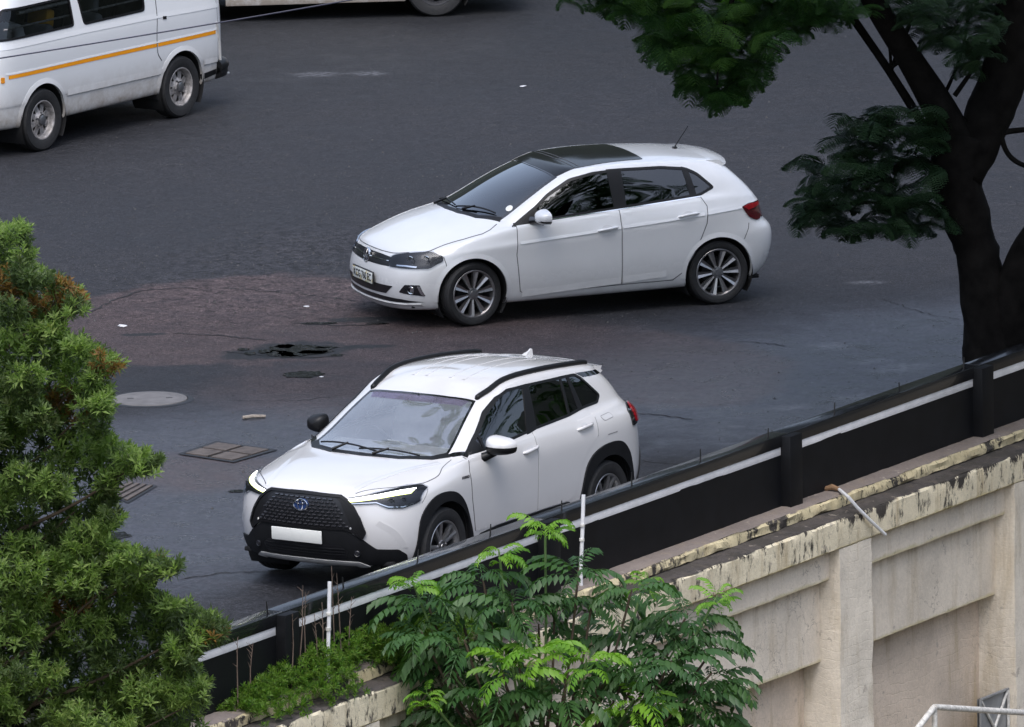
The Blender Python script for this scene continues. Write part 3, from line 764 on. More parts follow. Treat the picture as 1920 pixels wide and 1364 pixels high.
    for k in range(5200):
        if k % 3: px, py = random.gauss(760, 380), random.gauss(500, 110)
        else: px, py = random.uniform(0, 1920), random.uniform(60, 1000)
        c = gnd(px, py); r = random.uniform(.004,.010) * (1.6 if random.random() < .06 else 1)
        if (c - WA).dot(WN) > -.4: continue
        i = len(vs); a = random.uniform(0, 6.28)
        vs += [(c.x + r * math.cos(a), c.y + r * math.sin(a), .001), (c.x + r * math.cos(a + 2.2), c.y + r * math.sin(a + 2.2), .001), (c.x + r * math.cos(a + 4.3), c.y + r * math.sin(a + 4.3), .001), (c.x, c.y, r * 1.1)]
        fs += [(i, i+1, i+3), (i+1, i+2, i+3), (i+2, i, i+3)]
    simple('grit', (0.062, 0.06, 0.058), .8, var=.6, vscale=1.7); tag(mk('gravel', npmesh('gravel', vs, fs), 'grit'), 'fine loose grit scattered over the worn asphalt', 'gravel', kind='stuff')
    # cracks
    simple('crack', (0.014, 0.014, 0.016), 0.9)
    def crack(pts, w, seed):
        random.seed(seed); P = [Vector((*gp(*p), .005)) for p in pts]; Q = []
        for a, c in zip(P, P[1:]):
            m = max(2, int((c - a).length / .05))
            for k in range(m): Q.append(a.lerp(c, k / m) + Vector((random.uniform(-.02,.02), random.uniform(-.03,.03), 0)))
        Q.append(P[-1]); vs = []; fs = []
        for i, p in enumerate(Q):
            d = (Q[min(i+1,len(Q)-1)] - Q[max(i-1,0)]).normalized(); n = Vector((-d.y, d.x, 0)); ww = w * random.uniform(.4, 1.3) * (1 if 0 < i < len(Q)-1 else .1)
            for t in (-1, 1):
                p2 = p + n * ww * t; vs.append((p2.x, p2.y, ground_z(p2.x, p2.y) + .004))
        for i in range(len(Q)-1): fs.append((2*i, 2*i+1, 2*i+3, 2*i+2))
        tag(mk('road_crack', pymesh('road_crack', vs, fs), 'crack'), kind='structure')
    crack([(165,588),(215,563),(262,546),(330,541),(400,540)], .012, 1); crack([(400,540),(520,548),(640,562),(760,575)], .008, 2)
    crack([(1185,775),(1230,778),(1300,788)], .010, 3); crack([(335,1090),(420,1080),(520,1078),(640,1070)], .014, 4); crack([(320,626),(420,630),(500,640)], .02, 5)
    crack([(420,660),(500,668),(575,672),(640,668)], .014, 6); crack([(1380,640),(1420,642),(1475,650)], .010, 7); crack([(1205,865),(1250,870),(1300,872)], .010, 8)
    crack([(430,752),(560,752),(640,742)], .006, 9); crack([(545,606),(640,612),(720,608)], .016, 10); crack([(1650,560),(1740,590),(1800,600)], .006, 11); crack([(180,664),(210,668)], .02, 12)
road_bits()

# ---- weathered plaster
def plaster(name, base, stain=1.0, mould=0.0, brick=0.5, dark=(0.03, 0.028, 0.026), sc=1.0, steps=True, zt=0.0):
    m, nt, b = newmat(name); co = wcoord(nt); b.inputs['Roughness'].default_value = 0.85; b.inputs['Specular IOR Level'].default_value = 0.3
    rot = nt.nodes.new('ShaderNodeMapping'); rot.vector_type = 'POINT'; rot.inputs['Rotation'].default_value = (0, 0, -WANG); nt.links.new(co, rot.inputs[0]); wc = rot.outputs[0]
    st = nt.nodes.new('ShaderNodeMapping'); st.inputs['Scale'].default_value = (5.5, 5.5, 0.7); nt.links.new(wc, st.inputs[0])
    drip = noise(nt, 1.0, 6, 0.65, st.outputs[0]); blot = noise(nt, 1.3, 7, 0.62, wc); fine = noise(nt, 34, 5, 0.7, wc)
    c = ramp(nt, [(0.3, tuple(x * 0.80 for x in base)), (0.55, base), (0.8, tuple(min(1, x * 1.10) for x in base))], blot)
    c = mixc(nt, math_(nt, 'MULTIPLY', ramp(nt, [(0.52, (0,0,0)), (0.72, (1,1,1))], drip), 0.55 * stain), c, (0.40, 0.30, 0.16))
    c = mixc(nt, math_(nt, 'MULTIPLY', ramp(nt, [(0.58, (0,0,0)), (0.75, (1,1,1))], blot), 0.30 * stain), c, (0.30, 0.25, 0.20))
    if mould > 0:
        st2 = nt.nodes.new('ShaderNodeMapping'); st2.inputs['Scale'].default_value = (3.4, 3.4, 1.3); st2.inputs['Location'].default_value = (3, 7, 2); nt.links.new(wc, st2.inputs[0])
        md = noise(nt, 1.6 * sc, 8, 0.78, st2.outputs[0]); c = mixc(nt, ramp(nt, [(0.60 - mould * .12, (0,0,0)), (0.66 - mould * .10, (1,1,1))], md), c, dark)
    c = mixc(nt, 0.35, c, mixc(nt, 1.0, c, ramp(nt, [(0.3, (.7,.7,.7)), (0.7, (1.2,1.2,1.2))], fine), 'MULTIPLY'))
    vo = nt.nodes.new('ShaderNodeTexVoronoi'); vo.feature = 'DISTANCE_TO_EDGE'; vo.inputs['Scale'].default_value = 1.7; wv = nt.nodes.new('ShaderNodeVectorMath'); wv.operation = 'ADD'; nz_ = nt.nodes.new('ShaderNodeTexNoise'); nz_.inputs['Scale'].default_value = 4; nz_.inputs['Detail'].default_value = 6; nt.links.new(wc, nz_.inputs['Vector']); nt.links.new(wc, wv.inputs[0]); nt.links.new(nz_.outputs['Color'], wv.inputs[1]); nt.links.new(wv.outputs[0], vo.inputs['Vector'])
    ck = math_(nt, 'MULTIPLY', ramp(nt, [(0.0, (1,1,1)), (0.012, (0,0,0))], vo.outputs['Distance']), ramp(nt, [(0.5, (0,0,0)), (0.62, (1,1,1))], noise(nt, .9, 3, .5, wc)))
    c = mixc(nt, math_(nt, 'MULTIPLY', ck, .6), c, (0.13, 0.10, 0.08))
    ch = ramp(nt, [(0.66, (0,0,0)), (0.68, (1,1,1))], noise(nt, 7, 5, .6, wc)); c = mixc(nt, math_(nt, 'MULTIPLY', ch, .55), c, (0.36, 0.31, 0.26))
    # brown shadow painted below each step, streaked like grime; algae along the step edges
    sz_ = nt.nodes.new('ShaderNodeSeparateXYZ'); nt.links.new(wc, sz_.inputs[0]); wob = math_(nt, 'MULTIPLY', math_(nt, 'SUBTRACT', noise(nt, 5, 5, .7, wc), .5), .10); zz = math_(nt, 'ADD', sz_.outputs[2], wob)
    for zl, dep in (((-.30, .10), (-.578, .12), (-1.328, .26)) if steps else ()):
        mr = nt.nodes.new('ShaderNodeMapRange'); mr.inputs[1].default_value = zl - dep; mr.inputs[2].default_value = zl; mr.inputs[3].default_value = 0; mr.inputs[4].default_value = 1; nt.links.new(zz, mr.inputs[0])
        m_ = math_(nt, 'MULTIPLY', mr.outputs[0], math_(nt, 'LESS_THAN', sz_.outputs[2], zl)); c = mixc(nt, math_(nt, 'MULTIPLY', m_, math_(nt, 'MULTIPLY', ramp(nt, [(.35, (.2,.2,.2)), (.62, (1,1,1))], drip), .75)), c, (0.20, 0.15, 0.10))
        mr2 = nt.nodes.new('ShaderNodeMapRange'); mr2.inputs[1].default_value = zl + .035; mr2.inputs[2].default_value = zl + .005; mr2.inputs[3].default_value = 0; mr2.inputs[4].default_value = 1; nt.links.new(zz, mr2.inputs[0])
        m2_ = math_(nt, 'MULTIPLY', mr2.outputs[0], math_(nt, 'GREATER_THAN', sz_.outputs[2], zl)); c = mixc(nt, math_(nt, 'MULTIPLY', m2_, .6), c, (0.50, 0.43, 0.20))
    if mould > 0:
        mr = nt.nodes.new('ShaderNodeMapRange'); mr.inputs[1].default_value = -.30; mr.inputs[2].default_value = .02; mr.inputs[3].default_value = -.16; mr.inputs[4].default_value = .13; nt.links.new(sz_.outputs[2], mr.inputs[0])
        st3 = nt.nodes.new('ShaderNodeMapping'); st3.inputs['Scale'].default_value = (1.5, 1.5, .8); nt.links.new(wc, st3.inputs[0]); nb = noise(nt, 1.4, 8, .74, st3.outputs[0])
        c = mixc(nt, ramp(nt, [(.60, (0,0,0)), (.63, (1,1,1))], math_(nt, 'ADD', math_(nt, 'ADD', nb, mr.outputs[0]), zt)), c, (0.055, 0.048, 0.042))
    nt.links.new(c, b.inputs['Base Color'])
    br = nt.nodes.new('ShaderNodeTexBrick'); br.inputs['Scale'].default_value = 1.0; br.inputs['Brick Width'].default_value = 0.23; br.inputs['Row Height'].default_value = 0.085; br.inputs['Mortar Size'].default_value = 0.006; br.inputs['Mortar Smooth'].default_value = 1.0
    br.inputs['Color1'].default_value = (1,1,1,1); br.inputs['Color2'].default_value = (.9,.9,.9,1); br.inputs['Mortar'].default_value = (0,0,0,1)
    sw = nt.nodes.new('ShaderNodeSeparateXYZ'); nt.links.new(wc, sw.inputs[0]); cb = nt.nodes.new('ShaderNodeCombineXYZ'); nt.links.new(sw.outputs[0], cb.inputs[0]); nt.links.new(sw.outputs[2], cb.inputs[1]); va = nt.nodes.new('ShaderNodeVectorMath'); va.operation = 'ADD'; nn_ = nt.nodes.new('ShaderNodeTexNoise'); nn_.inputs['Scale'].default_value = 2.5; nn_.inputs['Detail'].default_value = 4; nt.links.new(wc, nn_.inputs['Vector']); vs_ = nt.nodes.new('ShaderNodeVectorMath'); vs_.operation = 'SCALE'; vs_.inputs['Scale'].default_value = .2; nt.links.new(nn_.outputs['Color'], vs_.inputs[0]); nt.links.new(cb.outputs[0], va.inputs[0]); nt.links.new(vs_.outputs[0], va.inputs[1]); nt.links.new(va.outputs[0], br.inputs['Vector'])
    h = math_(nt, 'ADD', math_(nt, 'MULTIPLY', fine, 0.35), math_(nt, 'MULTIPLY', math_(nt, 'MULTIPLY', br.outputs['Color'], brick), noise(nt, 2.2, 3, .6, wc)))
    bump(nt, b, math_(nt, 'ADD', h, math_(nt, 'MULTIPLY', blot, 0.5)), 0.7, 0.02)
    return m
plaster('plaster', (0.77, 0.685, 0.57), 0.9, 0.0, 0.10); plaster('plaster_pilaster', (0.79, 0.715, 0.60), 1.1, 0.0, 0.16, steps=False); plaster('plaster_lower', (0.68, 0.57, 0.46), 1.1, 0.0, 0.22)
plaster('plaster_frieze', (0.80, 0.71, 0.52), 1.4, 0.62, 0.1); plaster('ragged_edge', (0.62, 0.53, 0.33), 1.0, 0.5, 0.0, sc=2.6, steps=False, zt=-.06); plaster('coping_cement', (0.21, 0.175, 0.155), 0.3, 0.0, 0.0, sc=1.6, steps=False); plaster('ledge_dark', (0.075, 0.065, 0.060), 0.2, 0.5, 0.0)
def sweep(name, prof, mat, parent, s0, s1, ds=.05, jit=None, sc=4.0, seed=0.0):
    """profile of (d, z) run along the wall with uneven edges"""
    ss = np.arange(s0, s1 + 1e-6, ds); vs = []; fs = []; m = len(prof)
    for s in ss:
        for k, (d, z) in enumerate(prof):
            j = jit[k] if jit else .0
            a = nz((s * sc, k * 3.1 + seed, 0), 1.0) + .5 * nz((s * sc * 2.7, k * 5.3 + seed, 9), 1.0)
            c = nz((s * sc, k * 2.7 + seed, 30), 1.0) + .5 * nz((s * sc * 3.1, k * 4.1 + seed, 50), 1.0)
            vs.append(wp(s, d + a * j, z + c * j * .6))
    for i in range(len(ss) - 1):
        for k in range(m - 1): fs.append((i*m+k, (i+1)*m+k, (i+1)*m+k+1, i*m+k+1))
    return mk(name, pymesh(name, vs, fs, True, 30), mat, parent)
def nbox(name, s0, s1, d0, d1, z0, z1, mat, parent, h=.07, j=.006):
    """masonry block with slightly uneven faces"""
    b = bmesh.new(); S = [np.linspace(a, c, max(2, int((c - a) / h) + 1)) for a, c in ((s0,s1),(d0,d1),(z0,z1))]; cache = {}
    def V(s, d, z):
        key = (round(s,4), round(d,4), round(z,4))
        if key not in cache:
            n = Vector((nz((s,d,z),3.1), nz((s+9,d,z),3.1), nz((s,d+9,z),3.1))) + .5 * Vector((nz((s,d,z),9.3), nz((s+9,d,z),9.3), nz((s,d+9,z),9.3)))
            cache[key] = b.verts.new(wp(s + n.x * j, d + n.y * j, z + n.z * j))
        return cache[key]
    for A, B, f in ((S[0],S[2],lambda u,v:(u,d1,v)),(S[0],S[2],lambda u,v:(u,d0,v)),(S[1],S[2],lambda u,v:(s0,u,v)),(S[1],S[2],lambda u,v:(s1,u,v)),(S[0],S[1],lambda u,v:(u,v,z1)),(S[0],S[1],lambda u,v:(u,v,z0))):
        for i in range(len(A)-1):
            for k in range(len(B)-1): b.faces.new((V(*f(A[i],B[k])), V(*f(A[i+1],B[k])), V(*f(A[i+1],B[k+1])), V(*f(A[i],B[k+1]))))
    return obj(name, b, mat, parent, True, 40)
def build_wall():
    R = empty('retaining_wall', wp(6, .3, -6)); R0 = R.matrix_world.copy()
    tag(R, 'cream plastered retaining wall with recessed panels and mouldy broken coping', 'wall')
    def P(o): o.matrix_parent_inverse = Matrix.Translation(-R.location); return o
    S0, S1 = -6.0, 17.0
    P(sweep('coping', [(-.30,.02),(-.30,.10),(-.1,.11),(.05,.112),(.155,.105),(.185,.09)], 'coping_cement', R, S0, S1, .06, [0,.01,.012,.012,.02,.02], 3))
    P(sweep('broken_edge', [(.182,.092),(.20,.07),(.205,.03),(.20,0),(.16,-.02)], 'ragged_edge', R, S0, S1, .03, [.015,.022,.024,.022,.0], 3.2, 4.0))
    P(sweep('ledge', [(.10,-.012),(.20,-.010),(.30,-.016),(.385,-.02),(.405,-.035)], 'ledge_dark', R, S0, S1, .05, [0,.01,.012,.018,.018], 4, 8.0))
    P(sweep('frieze', [(.40,-.03),(.414,-.05),(.414,-.12),(.412,-.20),(.410,-.285),(.395,-.297),(.20,-.297)], 'plaster_frieze', R, S0, S1, .05, [.015,.008,.006,.006,.008,.006,0], 4, 12.0))
    pil = [(-2.7,-2.12),(1.55,2.10),(5.80,6.38),(10.07,10.66),(13.36,14.4)]
    for a, c in pil: P(nbox('pilaster', a, c, -.10, .405, -6.0, -.299, 'plaster_pilaster', R, .06, .012))
    ends = [S0] + [v for p in pil for v in p] + [S1]
    for k in range(0, len(ends), 2):
        a, c = ends[k] + .003, ends[k+1] - .003
        if c - a < .1: continue
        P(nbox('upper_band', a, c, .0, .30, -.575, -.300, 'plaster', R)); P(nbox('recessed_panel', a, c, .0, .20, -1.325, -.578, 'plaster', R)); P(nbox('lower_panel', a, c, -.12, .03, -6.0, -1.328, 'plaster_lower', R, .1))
    return R
build_wall()
def build_fence():
    simple('fence_black', (0.0042, 0.0046, 0.006), 0.55, var=0.35, vscale=5, spec=.25, bmp=0.10, bscale=30); simple('fence_white', (0.78, 0.77, 0.78), 0.6, var=0.12, vscale=6); simple('fence_rail', (0.008, 0.0085, 0.010), 0.25, var=0.3, vscale=8, coat=0.35)
    simple('spike', (0.03, 0.03, 0.03), 0.5, 0.6)
    R = empty('boundary_fence', wp(6, 0, .1)); tag(R, 'low black panel fence with a white strip under its rail, along the wall top', 'fence')
    inv = Matrix.Translation(-R.location)
    def P(o): o.matrix_parent_inverse = inv; return o
    def wbox(s0, s1, d0, d1, z0, z1, bev=.004, zs=0.0):
        b = bmesh.new(); rot = Matrix.Rotation(WANG, 4, 'Z'); c = wp((s0+s1)/2, 0, (z0+z1)/2) - WN * (-(d0+d1)/2)
        add_box(b, c, (s1-s0, d1-d0, z1-z0), rot, bev); return b
    posts = [-7.3, -3.0, 1.26, 5.585, 9.865, 13.455, 17.2]
    for s in posts: P(obj('post', wbox(s-.11, s+.11, -.10, .095, .09, .742), 'fence_black', R, True, 30))
    for i, (a, c) in enumerate(zip(posts, posts[1:])):
        P(obj('rail', wbox(a+.005 if i else a, c-.005, -.16, .012, .645, .752, .006), 'fence_rail', R, True, 30))
        P(obj('white_strip', wbox(a+.112, c-.112, -.06, .001, .572, .643, .002), 'fence_white', R, True, 30))
        # panel with an uneven top edge
        n = int((c - a) / .08); vs = []; fs = []
        for k in range(n + 1):
            s = a + .112 + (c - a - .224) * k / n; zt = .572 + .010 * nz((s * 1.7, i, 0), 1) + .006 * nz((s * 6, i, 4), 1) + .010 * math.sin((s - a) / (c - a) * math.pi)
            dd = .006 * nz((s * .9, i, 7), 1)
            for d, z in ((-.05, zt), (.0 + dd, zt), (.0 + dd * 1.5, .33), (.0 + dd, .095), (-.05, .095)): vs.append(wp(s, d, z))
        for k in range(n):
            for j in range(4): fs.append((k*5+j, (k+1)*5+j, (k+1)*5+j+1, k*5+j+1))
        P(mk('panel', pymesh('panel', vs, fs, True, 40), 'fence_black', R))
    s = 8.40 - 1.215 * 9
    random.seed(3)
    while s < 15:
        b = bmesh.new(); add_tube(b, [wp(s, -.05, .75), wp(s + random.uniform(-.02,.02), -.05, .75 + random.uniform(.08,.12))], [.008,.005], 6); P(obj('spike', b, 'spike', R)); s += 1.215
build_fence()
def wall_bits():
    simple('pole_white', (0.72, 0.72, 0.73), 0.45, var=0.1, vscale=20); simple('rail_white', (0.62, 0.60, 0.56), 0.6, var=0.35, vscale=25, bmp=.3, bscale=40); simple('rust', (0.22, 0.13, 0.07), 0.9, var=0.4); simple('tin', (0.33, 0.34, 0.35), 0.45, 0.5, var=0.2)
    def onw(px, py, d): return aton(px, py, wp(0, d, 0), WN)
    for top, bot, lab in (((618,1091),(614.5,1234),'thin white upright pole in the weeds in front of the dark fence'),((1094,928),(1089,1064),'thin white upright pole behind the leafy sapling, at the fence foot')):
        a, c = onw(*top, .13), onw(*bot, .13); b = bmesh.new(); c2 = Vector((c.x, c.y, .10)); add_tube(b, [a, a.lerp(c, .5) + WT * .006, c, c2], .017, 8); R = obj('white_pole', b, 'pole_white', None); tag(R, lab, 'pole')
        for t in (.42, .62):
            q = a.lerp(c, t); b = bmesh.new(); add_tube(b, [q + Vector((0,0,.012)), q - Vector((0,0,.012))], .023, 8); obj('collar', b, 'rail_white', R)
    d = ray(1548,917); a = gnd(1548, 917, .125); m1 = gnd(1573, 918, .13); c = onw(1660, 1003, .47)
    b = bmesh.new(); add_tube(b, [m1, gnd(1592, 934, .128), onw(1606, 951, .425), onw(1630, 975, .45), c], [.016,.016,.016,.016,.015], 8); R = obj('bent_pipe', b, 'pole_white', None); tag(R, 'thin white pipe lying over the wall coping with a rusty bent end', 'pipe')
    b = bmesh.new(); add_tube(b, [a, a.lerp(m1, .5) + Vector((0,0,.02)), m1], [.022,.028,.020], 8); obj('rusty_end', b, 'rust', R)
    # handrail at the foot of the frame
    pts = [onw(1690, 1405, 1.1), onw(1752, 1326, 1.1), onw(1925, 1337, 1.1), onw(2050, 1346, 1.1)]
    b = bmesh.new(); add_tube(b, [pts[0], pts[1].lerp(pts[0], .02)], .028, 10); add_tube(b, [pts[1], pts[2], pts[3]], .028, 10); R = obj('handrail', b, 'rail_white', None); tag(R, 'chipped white pipe handrail at the foot of the cream wall', 'handrail')
    for k, (t, q) in enumerate(((.02, pts[1]), (.5, pts[3]))):
        b = bmesh.new(); add_tube(b, [q, Vector((q.x, q.y, -6))], .026, 10); obj('upright', b, 'rail_white', R)
    o = onw(1832, 1312, .30); e = onw(1884, 1300, .30); w = (e - o).dot(WT)
    R = empty('metal_frame', o); tag(R, 'grey cross-braced metal plate fixed to the wall behind the handrail', 'metal plate')
    def Q(u, v, d=.0): return WT * (w * u) + Vector((0,0,-.62 * v)) + WN * d
    b = bmesh.new(); b.faces.new([b.verts.new(Q(*p)) for p in ((0,0),(1,0),(1,1),(0,1))]); f = [b.verts.new(Q(*p, .02)) for p in ((0,0),(1,0),(1,1),(0,1))]; b.faces.new(f); obj('sheet', b, 'tin', R, False)
    for p, q in (((0,0),(1,1)),((1,0),(0,1)),((0,0),(1,0)),((0,0),(0,1)),((1,0),(1,1))):
        b = bmesh.new(); add_tube(b, [Q(*p, .035), Q(*q, .035)], .014, 6); obj('brace', b, 'rail_white' if p != (0,0) or q == (1,1) else 'tin', R)
    # overhead cable
    b = bmesh.new(); p0, p1 = aty(-500, 186, 6.0), aty(1400, -137, 6.0); pts = []
    for t in np.linspace(0, 1, 24): q = p0.lerp(p1, float(t)); pts.append(q - Vector((0,0,.06 * math.sin(math.pi * t))))
    add_tube(b, pts, .0075, 6); simple('cable', (0.03, 0.032, 0.06), 0.5); tag(obj('overhead_cable', b, 'cable', None), 'thin dark cable strung across in front of the striped minibus', 'cable')
wall_bits()
def G(*rows): return [list(r) for r in rows]
# half-body contour grids: rows from sill to roof spine, columns from nose centre round to tail centre
POLO = G(
 [(1.90,0,.18),(1.84,.42,.18),(1.70,.64,.19),(1.50,.72,.19),(1.27,.74,.19),(.75,.74,.19),(0,.74,.19),(-.75,.74,.19),(-1.27,.74,.2),(-1.55,.70,.24),(-1.70,.55,.26),(-1.76,.3,.27),(-1.78,0,.27)],
 [(2.00,0,.165),(1.96,.42,.165),(1.82,.70,.175),(1.57,.80,.185),(1.27,.82,.20),(.75,.82,.20),(0,.82,.20),(-.75,.82,.20),(-1.27,.82,.21),(-1.62,.79,.23),(-1.78,.62,.25),(-1.85,.33,.27),(-1.87,0,.27)],
 [(2.045,0,.28),(2.01,.44,.28),(1.87,.73,.285),(1.59,.835,.29),(1.27,.85,.31),(.75,.85,.31),(0,.855,.31),(-.75,.855,.31),(-1.27,.85,.32),(-1.68,.82,.34),(-1.86,.65,.36),(-1.90,.34,.37),(-1.92,0,.37)],
 [(2.06,0,.44),(2.025,.44,.44),(1.88,.74,.45),(1.59,.845,.46),(1.27,.868,.47),(.75,.868,.46),(0,.872,.46),(-.75,.872,.46),(-1.27,.868,.48),(-1.71,.835,.50),(-1.91,.67,.52),(-1.94,.35,.52),(-1.955,0,.52)],
 [(2.035,0.000,0.560),(2.000,0.440,0.560),(1.850,0.725,0.575),(1.570,0.845,0.600),(1.270,0.873,0.620),(0.750,0.872,0.620),(0.000,0.877,0.620),(-0.750,0.877,0.630),(-1.270,0.872,0.650),(-1.705,0.838,0.685),(-1.905,0.675,0.700),(-1.955,0.360,0.700),(-1.965,0.000,0.700)],
 [(2.013,0.000,0.610),(1.978,0.440,0.610),(1.825,0.712,0.623),(1.550,0.837,0.647),(1.270,0.871,0.672),(0.750,0.874,0.693),(0.000,0.880,0.720),(-0.750,0.878,0.748),(-1.270,0.869,0.775),(-1.645,0.822,0.775),(-1.815,0.665,0.785),(-1.860,0.350,0.785),(-1.870,0.000,0.785)],
 [(1.99,0,.66),(1.955,.44,.66),(1.80,.70,.67),(1.53,.83,.695),(1.27,.868,.725),(.75,.876,.765),(0,.882,.82),(-.75,.879,.865),(-1.27,.866,.90),(-1.63,.81,.925),(-1.785,.66,.94),(-1.80,.35,.94),(-1.81,0,.94)],
 [(1.94,0,.735),(1.905,.43,.73),(1.75,.68,.73),(1.49,.81,.735),(1.26,.85,.765),(.75,.857,.805),(0,.862,.86),(-.75,.858,.905),(-1.27,.845,.94),(-1.61,.80,.965),(-1.765,.655,.98),(-1.77,.35,.98),(-1.78,0,.98)],
 [(1.78,0,.835),(1.73,.41,.825),(1.58,.645,.815),(1.40,.78,.81),(1.2,.82,.825),(.78,.842,.87),(0,.845,.925),(-.75,.84,.97),(-1.25,.815,1.01),(-1.585,.785,1.02),(-1.74,.645,1.02),(-1.74,.34,1.02),(-1.75,0,1.02)],
 [(1.45,0,.955),(1.40,.4,.945),(1.28,.62,.925),(1.14,.75,.895),(1.0,.79,.90),(.70,.825,.925),(0,.828,.965),(-.75,.82,1.01),(-1.23,.79,1.05),(-1.55,.765,1.06),(-1.71,.63,1.06),(-1.71,.33,1.06),(-1.72,0,1.06)],
 [(1.12,0,1.025),(1.06,.4,1.015),(.97,.63,.985),(.88,.735,.965),(.78,.775,.95),(.58,.80,.96),(0,.80,1.0),(-.72,.79,1.045),(-1.2,.755,1.09),(-1.50,.735,1.12),(-1.665,.61,1.12),(-1.665,.32,1.11),(-1.68,0,1.11)],
 [(.70,0,1.225),(.66,.37,1.22),(.58,.58,1.20),(.50,.665,1.17),(.40,.70,1.165),(.26,.725,1.17),(-.1,.73,1.19),(-.70,.72,1.21),(-1.12,.69,1.23),(-1.39,.67,1.24),(-1.545,.55,1.24),(-1.56,.30,1.24),(-1.58,0,1.24)],
 [(.27,0,1.385),(.24,.34,1.38),(.18,.52,1.37),(.12,.58,1.365),(.05,.605,1.37),(-.05,.62,1.375),(-.30,.63,1.385),(-.75,.62,1.375),(-1.08,.60,1.35),(-1.28,.56,1.34),(-1.43,.46,1.34),(-1.51,.27,1.345),(-1.53,0,1.345)],
 [(.17,0,1.397),(.14,.31,1.392),(.09,.47,1.387),(.04,.52,1.387),(-.03,.545,1.392),(-.12,.555,1.397),(-.35,.56,1.407),(-.75,.555,1.397),(-1.06,.535,1.382),(-1.26,.50,1.367),(-1.42,.42,1.352),(-1.50,.26,1.357),(-1.52,0,1.362)],
 [(-.02,0,1.417),(-.03,.18,1.414),(-.06,.30,1.412),(-.1,.33,1.414),(-.16,.35,1.417),(-.25,.36,1.422),(-.42,.36,1.424),(-.75,.36,1.419),(-1.0,.35,1.407),(-1.16,.32,1.394),(-1.28,.26,1.384),(-1.34,.15,1.382),(-1.36,0,1.382)],
 [(-.2,0,1.427),(-.21,0,1.427),(-.23,0,1.427),(-.27,0,1.428),(-.32,0,1.430),(-.38,0,1.432),(-.5,0,1.432),(-.75,0,1.429),(-.92,0,1.420),(-1.03,0,1.412),(-1.11,0,1.405),(-1.15,0,1.402),(-1.16,0,1.402)])
